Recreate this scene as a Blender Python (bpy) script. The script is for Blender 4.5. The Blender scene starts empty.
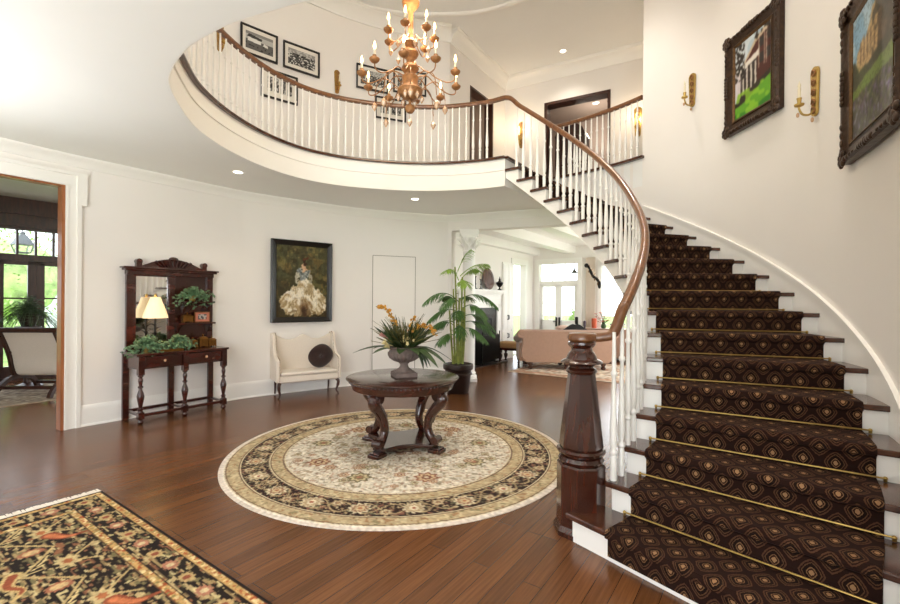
import bpy, bmesh, math, random
import numpy as np
from mathutils import Vector, Matrix
random.seed(7)
SC = bpy.context.scene
COL = SC.collection
PI = math.pi

# ------------------------------------------------------------------ camera
F, PX0, PY0, H, ROLL = 448.8, 450.0, 302.0, 1.4928, math.radians(0.44)
cd = bpy.data.cameras.new('camera'); cam = bpy.data.objects.new('camera', cd); COL.objects.link(cam)
cd.sensor_width = 36; cd.lens = F/900*36; cd.clip_start = .05; cd.clip_end = 200
cam.matrix_world = Matrix.Translation((0, 0, H)) @ Matrix.Rotation(PI/2, 4, 'X') @ Matrix.Rotation(ROLL, 4, 'Z')
SC.camera = cam
vs = SC.view_settings
vs.view_transform = 'Standard'; vs.look = 'None'; vs.gamma = 1; vs.use_curve_mapping = False
vs.exposure = 0.0

def inv(px, py):
    a, b = px-PX0, PY0-py
    c, s = math.cos(ROLL), math.sin(ROLL)
    return a*c-b*s, a*s+b*c
def at_z(px, py, z):
    u, v = inv(px, py); Y = (z-H)*F/v
    return Vector((u*Y/F, Y, z))
def at_y(px, py, Y):
    u, v = inv(px, py)
    return Vector((u*Y/F, Y, H+v*Y/F))

# ------------------------------------------------------------------ materials
def lin(c):
    if isinstance(c, str):
        c = tuple(int(c[i:i+2], 16)/255 for i in (0, 2, 4))
    return tuple(x/12.92 if x <= .04045 else ((x+.055)/1.055)**2.4 for x in c)
MATS = {}
def _new(name):
    m = bpy.data.materials.new(name); m.use_nodes = True
    nt = m.node_tree; b = nt.nodes['Principled BSDF']
    MATS[name] = m
    return m, nt, b
def N(nt, t, **kw):
    n = nt.nodes.new(t)
    for k, v in kw.items(): setattr(n, k, v)
    return n
def mat(name, col, rough=.5, metal=0., var=.06, scale=8., bump=0., spec=.5, coat=0., emit=None, es=0., sheen=0., trans=0.):
    m, nt, b = _new(name); L = nt.links
    c = lin(col)
    tc = N(nt, 'ShaderNodeTexCoord'); no = N(nt, 'ShaderNodeTexNoise'); no.inputs['Scale'].default_value = scale
    no.inputs['Detail'].default_value = 4
    L.new(tc.outputs['Object'], no.inputs['Vector'])
    cr = N(nt, 'ShaderNodeValToRGB')
    cr.color_ramp.elements[0].position = .3; cr.color_ramp.elements[1].position = .7
    cr.color_ramp.elements[0].color = tuple(x*(1-var) for x in c)+(1,)
    cr.color_ramp.elements[1].color = tuple(min(1, x*(1+var)) for x in c)+(1,)
    L.new(no.outputs['Fac'], cr.inputs['Fac']); L.new(cr.outputs['Color'], b.inputs['Base Color'])
    b.inputs['Roughness'].default_value = rough; b.inputs['Metallic'].default_value = metal
    b.inputs['Specular IOR Level'].default_value = spec; b.inputs['Coat Weight'].default_value = coat
    b.inputs['Coat Roughness'].default_value = .08
    b.inputs['Sheen Weight'].default_value = sheen
    if bump:
        bp = N(nt, 'ShaderNodeBump'); bp.inputs['Strength'].default_value = bump; bp.inputs['Distance'].default_value = .01
        L.new(no.outputs['Fac'], bp.inputs['Height']); L.new(bp.outputs['Normal'], b.inputs['Normal'])
    if emit is not None:
        b.inputs['Emission Color'].default_value = lin(emit)+(1,); b.inputs['Emission Strength'].default_value = es
    return m
def wood(name, dark, light, rough=.3, coat=.3, stretch=(1.5, 1.5, 14), scale=2.2):
    m, nt, b = _new(name); L = nt.links
    tc = N(nt, 'ShaderNodeTexCoord'); mp = N(nt, 'ShaderNodeMapping')
    mp.inputs['Scale'].default_value = (stretch[2], stretch[1]*8, stretch[0])
    L.new(tc.outputs['Object'], mp.inputs['Vector'])
    no = N(nt, 'ShaderNodeTexNoise'); no.inputs['Scale'].default_value = scale; no.inputs['Detail'].default_value = 5
    L.new(mp.outputs['Vector'], no.inputs['Vector'])
    cr = N(nt, 'ShaderNodeValToRGB'); e = cr.color_ramp.elements
    e[0].position = .3; e[1].position = .75; e[0].color = lin(dark)+(1,); e[1].color = lin(light)+(1,)
    L.new(no.outputs['Fac'], cr.inputs['Fac']); L.new(cr.outputs['Color'], b.inputs['Base Color'])
    b.inputs['Roughness'].default_value = rough; b.inputs['Coat Weight'].default_value = coat; b.inputs['Coat Roughness'].default_value = .12
    return m
def attr_mat(name, rough=.85, coat=0., bump=0., bscale=300, sheen=0.):
    m, nt, b = _new(name); L = nt.links
    a = N(nt, 'ShaderNodeAttribute'); a.attribute_name = 'Col'
    L.new(a.outputs['Color'], b.inputs['Base Color']); b.inputs['Roughness'].default_value = rough
    b.inputs['Coat Weight'].default_value = coat
    b.inputs['Specular IOR Level'].default_value = .25
    if bump:
        tc = N(nt, 'ShaderNodeTexCoord'); no = N(nt, 'ShaderNodeTexNoise'); no.inputs['Scale'].default_value = bscale
        bp = N(nt, 'ShaderNodeBump'); bp.inputs['Strength'].default_value = bump; bp.inputs['Distance'].default_value = .004
        L.new(tc.outputs['Object'], no.inputs['Vector']); L.new(no.outputs['Fac'], bp.inputs['Height']); L.new(bp.outputs['Normal'], b.inputs['Normal'])
    return m
def glass_mat(name, tint='FFFFFF', gloss=.08):
    m, nt, b = _new(name); L = nt.links
    nt.nodes.remove(b)
    t = N(nt, 'ShaderNodeBsdfTransparent'); t.inputs['Color'].default_value = lin(tint)+(1,)
    g = N(nt, 'ShaderNodeBsdfGlossy'); g.inputs['Roughness'].default_value = .03
    mx = N(nt, 'ShaderNodeMixShader'); mx.inputs[0].default_value = gloss
    L.new(t.outputs[0], mx.inputs[1]); L.new(g.outputs[0], mx.inputs[2])
    L.new(mx.outputs[0], nt.nodes['Material Output'].inputs['Surface'])
    return m
def emis(name, col, s):
    m, nt, b = _new(name); nt.nodes.remove(b)
    e = N(nt, 'ShaderNodeEmission'); e.inputs['Color'].default_value = lin(col)+(1,); e.inputs['Strength'].default_value = s
    nt.links.new(e.outputs[0], nt.nodes['Material Output'].inputs['Surface'])
    return m

YAW = math.radians(35)
E1 = Vector((math.sin(YAW), math.cos(YAW), 0)); E2 = Vector((math.cos(YAW), -math.sin(YAW), 0))

def floor_mat():
    m, nt, b = _new('floor_planks'); L = nt.links
    tc = N(nt, 'ShaderNodeTexCoord'); mp = N(nt, 'ShaderNodeMapping')
    mp.inputs['Rotation'].default_value = (0, 0, -(PI/2-YAW))
    L.new(tc.outputs['Object'], mp.inputs['Vector'])
    br = N(nt, 'ShaderNodeTexBrick'); br.offset = .37; br.offset_frequency = 3
    br.inputs['Scale'].default_value = 1; br.inputs['Brick Width'].default_value = 1.35; br.inputs['Row Height'].default_value = .105
    br.inputs['Mortar Size'].default_value = .0016; br.inputs['Mortar Smooth'].default_value = .2; br.inputs['Bias'].default_value = 0
    br.inputs['Color1'].default_value = lin('5C391F')+(1,); br.inputs['Color2'].default_value = lin('744A2A')+(1,)
    br.inputs['Mortar'].default_value = lin('20130B')+(1,)
    L.new(mp.outputs['Vector'], br.inputs['Vector'])
    m2 = N(nt, 'ShaderNodeMapping'); m2.inputs['Scale'].default_value = (1.2, 30, 1)
    L.new(mp.outputs['Vector'], m2.inputs['Vector'])
    no = N(nt, 'ShaderNodeTexNoise'); no.inputs['Scale'].default_value = 2.4; no.inputs['Detail'].default_value = 6
    L.new(m2.outputs['Vector'], no.inputs['Vector'])
    cr = N(nt, 'ShaderNodeValToRGB'); cr.color_ramp.elements[0].position = .3; cr.color_ramp.elements[1].position = .72
    cr.color_ramp.elements[0].color = (.72, .68, .64, 1); cr.color_ramp.elements[1].color = (1.15, 1.12, 1.08, 1)
    L.new(no.outputs['Fac'], cr.inputs['Fac'])
    mu = N(nt, 'ShaderNodeMix', data_type='RGBA', blend_type='MULTIPLY'); mu.inputs[0].default_value = 1
    L.new(br.outputs['Color'], mu.inputs[6]); L.new(cr.outputs['Color'], mu.inputs[7])
    L.new(mu.outputs[2], b.inputs['Base Color'])
    b.inputs['Roughness'].default_value = .27; b.inputs['Specular IOR Level'].default_value = .45
    b.inputs['Coat Weight'].default_value = .05; b.inputs['Coat Roughness'].default_value = .12
    bp = N(nt, 'ShaderNodeBump'); bp.inputs['Strength'].default_value = .12; bp.inputs['Distance'].default_value = .004
    L.new(no.outputs['Fac'], bp.inputs['Height']); L.new(bp.outputs['Normal'], b.inputs['Normal'])
    return m

def runner_mat():
    m, nt, b = _new('runner_pile'); L = nt.links
    uv = N(nt, 'ShaderNodeUVMap'); sp = N(nt, 'ShaderNodeSeparateXYZ'); L.new(uv.outputs['UV'], sp.inputs[0])
    def M(op, a, bb=None, c=None):
        n = N(nt, 'ShaderNodeMath', operation=op)
        for i, x in enumerate((a, bb, c)):
            if x is None: continue
            if isinstance(x, (int, float)): n.inputs[i].default_value = x
            else: L.new(x, n.inputs[i])
        return n.outputs[0]
    u = M('DIVIDE', sp.outputs['X'], .146); v = M('DIVIDE', sp.outputs['Y'], .186)
    def latt(ou, ov):
        a = M('ABSOLUTE', M('SUBTRACT', M('FRACT', M('ADD', u, ou)), .5))
        c = M('ABSOLUTE', M('SUBTRACT', M('FRACT', M('ADD', v, ov)), .5))
        l1 = M('ADD', a, c)
        l2 = M('SQRT', M('ADD', M('MULTIPLY', a, a), M('MULTIPLY', c, c)))
        return M('ADD', M('MULTIPLY', l1, .5), M('MULTIPLY', l2, .62))
    d = M('MINIMUM', latt(0, 0), latt(.5, .5))
    nz = N(nt, 'ShaderNodeTexNoise'); nz.inputs['Scale'].default_value = 130; L.new(uv.outputs['UV'], nz.inputs['Vector'])
    d = M('ADD', d, M('MULTIPLY', M('SUBTRACT', nz.outputs['Fac'], .5), .07))
    cr = N(nt, 'ShaderNodeValToRGB'); cr.color_ramp.interpolation = 'CONSTANT'
    stops = [(0, '94714E'), (.085, '301A11'), (.135, '75563A'), (.165, '1C0F0A'), (.27, '543A26'), (.305, '24130D'), (.35, '4D3222'), (.40, '23120C')]
    el = cr.color_ramp.elements
    while len(el) < len(stops): el.new(.5)
    for e, (p, c) in zip(el, stops): e.position = p; e.color = lin(c)+(1,)
    L.new(d, cr.inputs['Fac'])
    n2 = N(nt, 'ShaderNodeTexNoise'); n2.inputs['Scale'].default_value = 420; L.new(uv.outputs['UV'], n2.inputs['Vector'])
    c2 = N(nt, 'ShaderNodeValToRGB'); c2.color_ramp.elements[0].color = (.55, .55, .55, 1); c2.color_ramp.elements[1].color = (1.3, 1.3, 1.3, 1)
    L.new(n2.outputs['Fac'], c2.inputs['Fac'])
    mu = N(nt, 'ShaderNodeMix', data_type='RGBA', blend_type='MULTIPLY'); mu.inputs[0].default_value = 1
    L.new(cr.outputs['Color'], mu.inputs[6]); L.new(c2.outputs['Color'], mu.inputs[7]); L.new(mu.outputs[2], b.inputs['Base Color'])
    b.inputs['Roughness'].default_value = .95; b.inputs['Specular IOR Level'].default_value = .15
    b.inputs['Sheen Weight'].default_value = .0
    return m

M_FLOOR = floor_mat(); M_RUN = runner_mat()
M_WALL = mat('wall_paint', 'F0EBE5', .7, var=.006, scale=3, spec=.2)
M_CEIL = mat('ceiling_paint', 'F1F0ED', .75, var=.006, scale=3, spec=.2)
M_TRIM = mat('white_trim', 'F4F1EB', .35, var=.006, scale=3)
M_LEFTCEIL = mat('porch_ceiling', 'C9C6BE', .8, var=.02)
M_BAL = mat('baluster_white', 'F3F0EA', .35, var=.01)
M_TREAD = wood('tread_walnut', '351A10', '58301C', .22, .35, (1.2, 1.2, 2))
M_RAIL = wood('rail_oak', '5E3820', '84562F', .28, .3, (2, 2, 3), 4)
M_NEWEL = wood('newel_mahogany', '2A110B', '4A2214', .22, .5, (1.2, 3, 9))
M_MAHOG = wood('mahogany', '2A0F0A', '4A1C12', .25, .5, (6, 2, 2))
M_ESP = wood('espresso_table', '23100B', '4C2114', .22, .6, (6, 2, 2))
M_DKWOOD = wood('dark_door_wood', '2E1710', '4B2719', .4, .2)
M_JAMB = wood('stained_jamb', '8A4F2B', 'A5673C', .4, .2)
M_BLACK = mat('black_lacquer', '15110F', .3)
M_IRON = mat('wrought_iron', '1B1816', .45, .6)
M_GOLD = mat('antique_gilt', 'B08A4A', .35, .85, var=.2, scale=30)
M_BRASS = mat('polished_brass', 'BFA05C', .3, .9, var=.1)
M_GILTWOOD = mat('gilded_wood', 'A07044', .5, .35, var=.35, scale=25)
M_UPH = mat('cream_linen', 'E6DACB', .9, var=.03, scale=60, sheen=.2)
M_SOFA = mat('tan_velvet', 'A5826C', .85, var=.05, scale=20, sheen=.3)
M_BENCH = mat('gold_brocade', 'B5895A', .8, var=.2, scale=60)
M_PILLOW = mat('brown_velvet', '2E1710', .9, var=.3, scale=16, sheen=.4)
M_STONE = mat('cast_stone', '776862', .75, var=.2, scale=24, bump=.3)
M_LEAF = mat('leaf_green', '33481F', .5, var=.4, scale=12)
M_LEAFD = mat('leaf_deep', '31401F', .45, var=.4, scale=12)
M_PALM = mat('palm_frond', '466B30', .5, var=.4, scale=6)
M_PALMT = mat('young_palm_frond', '86A83A', .5, var=.3, scale=6)
M_STEM = mat('palm_stem', '87913F', .55, var=.3, scale=12)
M_IVY = mat('ivy_green', '5E7E58', .55, var=.5, scale=40)
M_GRASSY = mat('dry_stem', '6E6638', .6, var=.3, scale=20)
M_ORCH = mat('orchid_amber', 'C98F2B', .5, var=.3, scale=50)
M_PINK = mat('protea_pink', 'C48A86', .6, var=.2, scale=50)
M_CREAMF = mat('cream_petals', 'DCCB92', .6, var=.15, scale=50)
M_REDF = mat('coral_petals', 'C4562F', .6, var=.3, scale=50)
M_POT = mat('bronze_pot', '2A1A14', .35, .2, var=.2)
M_SOIL = mat('soil', '2B1D14', .95, var=.3)
M_BRICKB = mat('firebox_black', '141210', .6)
M_GLASS = glass_mat('window_glass')
M_MIRROR = mat('mirror_silver', 'E8E8E6', .03, 1., var=0.)
M_CANDLE = mat('candle_wax', 'EADFC2', .6, var=.02)
M_BULB = emis('candle_bulb', 'FFC27A', 26)
M_BULB2 = emis('sconce_bulb', 'FFB86A', 18)
M_CAN = emis('downlight_lens', 'FFF1DC', 9)
M_SHADE = mat('lamp_shade', 'EAD9B8', .8, emit='FFD9A0', es=.75)
M_CRYS = mat('amber_crystal', 'C79F79', .15, 0., var=.1, spec=.8)
M_MAT = mat('photo_mat', 'E2DDD2', .8, var=.01)
M_BRONZE = mat('bronze_casting', '7C5424', .35, .8, var=.3, scale=40)
M_PAINT = attr_mat('oil_paint', .5, coat=.25)
M_RUGV = attr_mat('rug_pile', .95, bump=.4, bscale=260)
M_DFRAME = mat('carved_bronze_frame', '3A2617', .35, .35, var=.5, scale=25, bump=.3)
M_GOLDIN = mat('gilt_slip', '5E4426', .4, .5, var=.3, scale=30)
M_GRASS = mat('garden_grass', '7C9A4A', .9, var=.3, scale=3)
M_PATIO = mat('terrace_stone', 'C8C2B6', .9, var=.1, scale=3)
M_TREEL = mat('garden_leaves', 'A3BE74', .8, var=.5, scale=3)
M_SIDING = mat('grey_siding', 'D5DADF', .8, var=.03)

# ------------------------------------------------------------------ mesh builder
class MB:
    def __init__(s): s.v = []; s.f = []; s.M = None
    def add(s, vs_, fs_):
        o = len(s.v)
        for p in vs_:
            p = Vector(p)
            s.v.append(s.M @ p if s.M else p)
        s.f += [tuple(i+o for i in f) for f in fs_]
        return s
    def hexa(s, p): # 4 bottom, 4 top
        return s.add(p, [(0,3,2,1),(4,5,6,7),(0,1,5,4),(1,2,6,5),(2,3,7,6),(3,0,4,7)])
    def box(s, x0, x1, y0, y1, z0, z1):
        return s.hexa([(x0,y0,z0),(x1,y0,z0),(x1,y1,z0),(x0,y1,z0),(x0,y0,z1),(x1,y0,z1),(x1,y1,z1),(x0,y1,z1)])
    def beam(s, p, q, w, h, up=(0,0,1)):
        p, q = Vector(p), Vector(q); t = (q-p).normalized(); up = Vector(up)
        sd = t.cross(up).normalized(); u = sd.cross(t)
        c = []
        for a in (p, q):
            for i, j in ((-1,-1),(1,-1),(1,1),(-1,1)): c.append(a+sd*(i*w/2)+u*(j*h/2))
        return s.hexa(c)
    def lathe(s, prof, c=(0,0,0), n=16, sx=1., sy=1., rot=0., cap=True):
        c = Vector(c); vs_ = []; fs_ = []
        for r, z in prof:
            for i in range(n):
                a = rot+2*PI*i/n; vs_.append(c+Vector((r*sx*math.cos(a), r*sy*math.sin(a), z)))
        for k in range(len(prof)-1):
            for i in range(n):
                j = (i+1) % n; fs_.append((k*n+i, k*n+j, (k+1)*n+j, (k+1)*n+i))
        if cap: fs_.append(tuple(range(n-1, -1, -1))); m = (len(prof)-1)*n; fs_.append(tuple(range(m, m+n)))
        return s.add(vs_, fs_)
    def tube(s, pts, r, n=8, flat=1.):
        pts = [Vector(p) for p in pts]; L = len(pts)
        rs = r if isinstance(r, (list, tuple)) else [r]*L
        vs_ = []; fs_ = []; prev = None
        for i, p in enumerate(pts):
            t = (pts[min(i+1, L-1)]-pts[max(i-1, 0)]).normalized()
            if prev is None:
                ref = Vector((0,0,1)) if abs(t.z) < .9 else Vector((1,0,0))
                a = t.cross(ref).normalized()
            else: a = (prev-t*prev.dot(t)).normalized()
            prev = a; b = t.cross(a)
            for k in range(n):
                g = 2*PI*k/n; vs_.append(p+(a*math.cos(g)+b*math.sin(g)*flat)*rs[i])
        for i in range(L-1):
            for k in range(n):
                j = (k+1) % n; fs_.append((i*n+k, i*n+j, (i+1)*n+j, (i+1)*n+k))
        fs_.append(tuple(range(n-1, -1, -1))); fs_.append(tuple(range((L-1)*n, L*n)))
        return s.add(vs_, fs_)
    def ball(s, c, r, n=10, m=7):
        if not isinstance(r, (list, tuple)): r = (r, r, r)
        c = Vector(c); vs_ = [c+Vector((0,0,-r[2]))]; fs_ = []
        for k in range(1, m):
            ph = -PI/2+PI*k/m
            for i in range(n):
                a = 2*PI*i/n
                vs_.append(c+Vector((r[0]*math.cos(ph)*math.cos(a), r[1]*math.cos(ph)*math.sin(a), r[2]*math.sin(ph))))
        vs_.append(c+Vector((0,0,r[2])))
        for i in range(n):
            j = (i+1) % n
            fs_.append((0, 1+j, 1+i)); b = 1+(m-2)*n; fs_.append((b+i, b+j, len(vs_)-1))
            for k in range(m-2): fs_.append((1+k*n+i, 1+k*n+j, 1+(k+1)*n+j, 1+(k+1)*n+i))
        return s.add(vs_, fs_)
    def prism_y(s, poly, y0, y1): # poly in x,z extruded along y
        n = len(poly)
        vs_ = [(x, y0, z) for x, z in poly]+[(x, y1, z) for x, z in poly]
        return s.add(vs_, [tuple(range(n)), tuple(range(2*n-1, n-1, -1))]+[(i, i+n, (i+1) % n+n, (i+1) % n) for i in range(n)])
    def prism_x(s, poly, x0, x1): # poly in y,z
        n = len(poly)
        vs_ = [(x0, y, z) for y, z in poly]+[(x1, y, z) for y, z in poly]
        return s.add(vs_, [tuple(range(n)), tuple(range(2*n-1, n-1, -1))]+[(i, i+n, (i+1) % n+n, (i+1) % n) for i in range(n)])
    def prism_z(s, poly, z0, z1):
        n = len(poly)
        vs_ = [(p[0], p[1], z0) for p in poly]+[(p[0], p[1], z1) for p in poly]
        return s.add(vs_, [tuple(range(n)), tuple(range(2*n-1, n-1, -1))]+[(i, i+n, (i+1) % n+n, (i+1) % n) for i in range(n)])
    def sweep(s, pts, prof, closed=False):
        pts = [Vector(p) for p in pts]; L = len(pts); n = len(prof); vs_ = []; fs_ = []
        for i, p in enumerate(pts):
            if closed: t = pts[(i+1) % L]-pts[i-1]
            else: t = pts[min(i+1, L-1)]-pts[max(i-1, 0)]
            t.normalize(); sd = t.cross(Vector((0,0,1))).normalized(); u = sd.cross(t)
            vs_ += [p+sd*a+u*b for a, b in prof]
        for i in range(L if closed else L-1):
            for k in range(n):
                j = (k+1) % n; i2 = (i+1) % L
                fs_.append((i*n+k, i*n+j, i2*n+j, i2*n+k))
        if not closed: fs_ += [tuple(range(n-1, -1, -1)), tuple(range((L-1)*n, L*n))]
        return s.add(vs_, fs_)
    def wall(s, pts, z0, z1, th): # solid strip; thickness to the left of travel; z may be lists
        L = len(pts); vs_ = []; fs_ = []
        for i, p in enumerate(pts):
            p = Vector((p[0], p[1], 0)); a = Vector(pts[max(i-1, 0)][:2]); b = Vector(pts[min(i+1, L-1)][:2])
            t = (b-a).normalized(); nn = Vector((-t.y, t.x, 0))
            a0 = z0[i] if isinstance(z0, list) else z0; a1 = z1[i] if isinstance(z1, list) else z1
            q = p+nn*th
            vs_ += [(p.x,p.y,a0),(p.x,p.y,a1),(q.x,q.y,a1),(q.x,q.y,a0)]
        for i in range(L-1):
            for k in range(4): fs_.append((i*4+k, i*4+(k+1) % 4, (i+1)*4+(k+1) % 4, (i+1)*4+k))
        fs_ += [(3,2,1,0), tuple((L-1)*4+k for k in range(4))]
        return s.add(vs_, fs_)
    def leaf(s, p, d, ln, w, up=(0,0,1), droop=.2, seg=3, th=.002):
        p = Vector(p); d = Vector(d).normalized(); up = Vector(up); sd = d.cross(up)
        if sd.length < .05: sd = d.cross(Vector((1,.3,0)))
        sd.normalize(); nn = sd.cross(d)
        top = []
        for k in range(seg+1):
            t = k/seg; c = p+d*(ln*t)-nn*(droop*ln*t*t)
            ww = w*math.sin(PI*min(1, (t*.88+.1)))**.8*.5 if k < seg else w*.02
            top.append((c-sd*ww, c+nn*(-ww*.25), c+sd*ww))
        vs_ = [x for r in top for x in r]+[x-nn*th for r in top for x in r]
        o = 3*(seg+1); fs_ = []
        for k in range(seg):
            for j in range(2):
                a = k*3+j; fs_.append((a, a+1, a+4, a+3)); fs_.append((o+a, o+a+3, o+a+4, o+a+1))
            for j in (0, 2): a = k*3+j; fs_.append((a, a+3, o+a+3, o+a))
        return s.add(vs_, fs_)
    def build(s, name, m, parent=None, smooth=True, ang=40, bev=0., kind=None, recalc=True, bseg=2):
        me = bpy.data.meshes.new(name); me.from_pydata([tuple(p) for p in s.v], [], s.f)
        if recalc:
            bm = bmesh.new(); bm.from_mesh(me); bmesh.ops.recalc_face_normals(bm, faces=bm.faces); bm.to_mesh(me); bm.free()
        if smooth:
            me.polygons.foreach_set('use_smooth', [True]*len(me.polygons)); me.set_sharp_from_angle(angle=math.radians(ang))
        me.materials.append(m); me.update()
        o = bpy.data.objects.new(name, me); COL.objects.link(o)
        if parent is not None: o.parent = parent
        if bev:
            b = o.modifiers.new('bevel', 'BEVEL'); b.width = bev; b.segments = bseg; b.limit_method = 'ANGLE'; b.angle_limit = math.radians(35)
        if kind: o['kind'] = kind
        return o
def tag(o, label, cat, group=None, kind=None):
    o['label'] = label; o['category'] = cat
    if group: o['group'] = group
    if kind: o['kind'] = kind
    return o
def thing(name, label, cat, loc=(0,0,0), rz=0., group=None):
    o = bpy.data.objects.new(name, None); COL.objects.link(o); o.empty_display_size = .1
    o.location = loc; o.rotation_euler = (0, 0, rz)
    return tag(o, label, cat, group)
def struct(mb, name, m, **kw): return mb.build(name, m, kind='structure', **kw)
def dup(root, loc, rz, label, group=None):
    r = root.copy(); COL.objects.link(r); r.location = loc; r.rotation_euler = (0, 0, rz); r['label'] = label
    if group: r['group'] = group
    for ch in list(root.children):
        c = ch.copy(); COL.objects.link(c); c.parent = r
        for g in ch.children:
            d = g.copy(); COL.objects.link(d); d.parent = c
    return r
def catmull(P, n=10, closed=False):
    P = [Vector((p[0], p[1], p[2] if len(p) > 2 else 0)) for p in P]; out = []; L = len(P)
    for i in range(L if closed else L-1):
        if closed: a, b, c, d = P[i-1], P[i], P[(i+1) % L], P[(i+2) % L]
        else:
            b, c = P[i], P[i+1]; a = P[i-1] if i else b*2-c; d = P[i+2] if i+2 < L else c*2-b
        for k in range(n):
            t = k/n
            out.append(.5*((2*b)+(c-a)*t+(2*a-5*b+4*c-d)*t*t+(3*b-a-3*c+d)*t**3))
    if not closed: out.append(P[-1])
    return out
def resample(pts, step):
    d = [0]
    for a, b in zip(pts, pts[1:]): d.append(d[-1]+(b-a).length)
    n = max(1, round(d[-1]/step)); out = []; j = 0
    for k in range(n+1):
        t = d[-1]*k/n
        while j < len(d)-2 and d[j+1] < t: j += 1
        s_ = (t-d[j])/max(1e-9, d[j+1]-d[j]); out.append(pts[j].lerp(pts[j+1], s_))
    return out
def rz_of(t): return math.atan2(t[1], t[0])

# raster helpers for painted and woven surfaces (colour attribute on a fine grid)
def grid_uv(w, h):
    u = (np.arange(w)+.5)/w; v = (np.arange(h)+.5)/h
    return np.meshgrid(u, v)
def vnoise(w, h, sx, sy, seed):
    r = np.random.default_rng(seed); g = r.random((sy+2, sx+2))
    x = np.linspace(0, sx, w); y = np.linspace(0, sy, h); xi = x.astype(int); yi = y.astype(int)
    fx = (x-xi)[None, :]; fy = (y-yi)[:, None]; fx = fx*fx*(3-2*fx); fy = fy*fy*(3-2*fy)
    a = g[np.ix_(yi, xi)]; b = g[np.ix_(yi, xi+1)]; c = g[np.ix_(yi+1, xi)]; d = g[np.ix_(yi+1, xi+1)]
    return (a*(1-fx)+b*fx)*(1-fy)+(c*(1-fx)+d*fx)*fy
def rgb(h): return np.array([int(h[i:i+2], 16)/255 for i in (0, 2, 4)])
def paint(img, mask, col, a=1.):
    m = (np.clip(mask, 0, 1)*a)[..., None]; img[:] = img*(1-m)+(rgb(col) if isinstance(col, str) else np.asarray(col))*m
def ell(U, V, cx, cy, rx, ry, rot=0., soft=.15):
    c, s_ = math.cos(rot), math.sin(rot); x = U-cx; y = V-cy
    d = np.sqrt(((x*c+y*s_)/rx)**2+((-x*s_+y*c)/ry)**2)
    return np.clip((1-d)/soft+.5, 0, 1)
def pol(U, V, P):
    m = np.zeros(U.shape, bool); n = len(P)
    for i in range(n):
        x0, y0 = P[i]; x1, y1 = P[(i+1) % n]
        if y0 == y1: continue
        c = ((y0 <= V) != (y1 <= V)) & (U < (x1-x0)*(V-y0)/(y1-y0)+x0); m ^= c
    return m.astype(float)
def blur(im, n=1):
    for _ in range(n):
        p = np.pad(im, ((1,1),(1,1),(0,0)), 'edge'); im = (p[1:-1,1:-1]*4+p[:-2,1:-1]*2+p[2:,1:-1]*2+p[1:-1,:-2]*2+p[1:-1,2:]*2+p[:-2,:-2]+p[:-2,2:]+p[2:,:-2]+p[2:,2:])/16
    return im
def lin_np(a): return np.where(a <= .04045, a/12.92, ((np.clip(a, 0, 1)+.055)/1.055)**2.4)
def colour_mesh(name, verts, faces, cols, m, parent=None):
    me = bpy.data.meshes.new(name); me.from_pydata(verts, [], faces)
    at = me.color_attributes.new('Col', 'FLOAT_COLOR', 'POINT')
    c = np.ones((len(verts), 4), np.float32); c[:, :3] = lin_np(np.asarray(cols)); at.data.foreach_set('color', c.ravel())
    me.materials.append(m); me.update()
    o = bpy.data.objects.new(name, me); COL.objects.link(o)
    if parent is not None: o.parent = parent
    return o
def canvas(name, img, x0, x1, z0, z1, y, parent, m=None):
    # picture plane in local x,z facing -y with a thin closed back
    h, w = img.shape[:2]; vs_ = []; fs_ = []
    for j in range(h):
        for i in range(w): vs_.append((x0+(x1-x0)*i/(w-1), y, z0+(z1-z0)*j/(h-1)))
    for j in range(h-1):
        for i in range(w-1): a = j*w+i; fs_.append((a, a+1, a+w+1, a+w))
    b = len(vs_); vs_ += [(x0,y+.01,z0),(x1,y+.01,z0),(x1,y+.01,z1),(x0,y+.01,z1)]; fs_.append((b+3,b+2,b+1,b))
    cols = np.concatenate([img.reshape(-1, 3), np.full((4, 3), .2)])
    return colour_mesh(name, vs_, fs_, cols, m or M_PAINT, parent)
def frame_mb(x0, x1, z0, z1, w, prof):
    # mitred picture frame in local xz, prof = [(outward 0..1, y)] closed
    mb = MB(); n = len(prof); vs_ = []; fs_ = []
    cs = [(x0,z0,-1,-1),(x1,z0,1,-1),(x1,z1,1,1),(x0,z1,-1,1)]
    for (x, z, a, b) in cs:
        for o, y in prof: vs_.append((x+a*o*w, y, z+b*o*w))
    for i in range(4):
        j = (i+1) % 4
        for k in range(n): l = (k+1) % n; fs_.append((i*n+k, i*n+l, j*n+l, j*n+k))
    return mb.add(vs_, fs_)

# ================================================================== SETTING
CS = Vector((-.4996, 4.5139, 0)); RI, RO, TH0, DT, RISE = 2.2286, 3.647, -1.0323, .1, .178
def th(k): return TH0+DT*k
def arc(R, a, z=0., off=0.):
    return CS+Vector((R*math.cos(a)-off*math.sin(a), R*math.sin(a)+off*math.cos(a), z))
ZC, ZF, ZU = 3.14, 3.56, 6.7      # foyer ceiling, upper floor, upper ceiling
TL = th(20)                     # landing nosing
TE = .51                           # angle where the tall stair wall ends
WP = [(-5.06,3.93),(-4.75,4.5),(-4.40,5.118),(-4.05,5.62),(-3.68,6.15),(-3.31,6.66),(-2.93,7.05),(-1.83,7.90),(-.95,8.33),(-.04,8.60)]
WC = catmull(WP, 10)
def left_wall(px, py):
    """where the line of sight through a point of the photo meets the curved foyer wall"""
    u, v = inv(px, py); r = u/F
    for a, b in zip(WC, WC[1:]):
        fa, fb = a.x-r*a.y, b.x-r*b.y
        if fa*fb <= 0:
            t = fa/(fa-fb); p = a.lerp(b, t); d = (b-a).normalized()
            return Vector((p.x, p.y, H+v*p.y/F)), d
    raise ValueError
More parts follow.
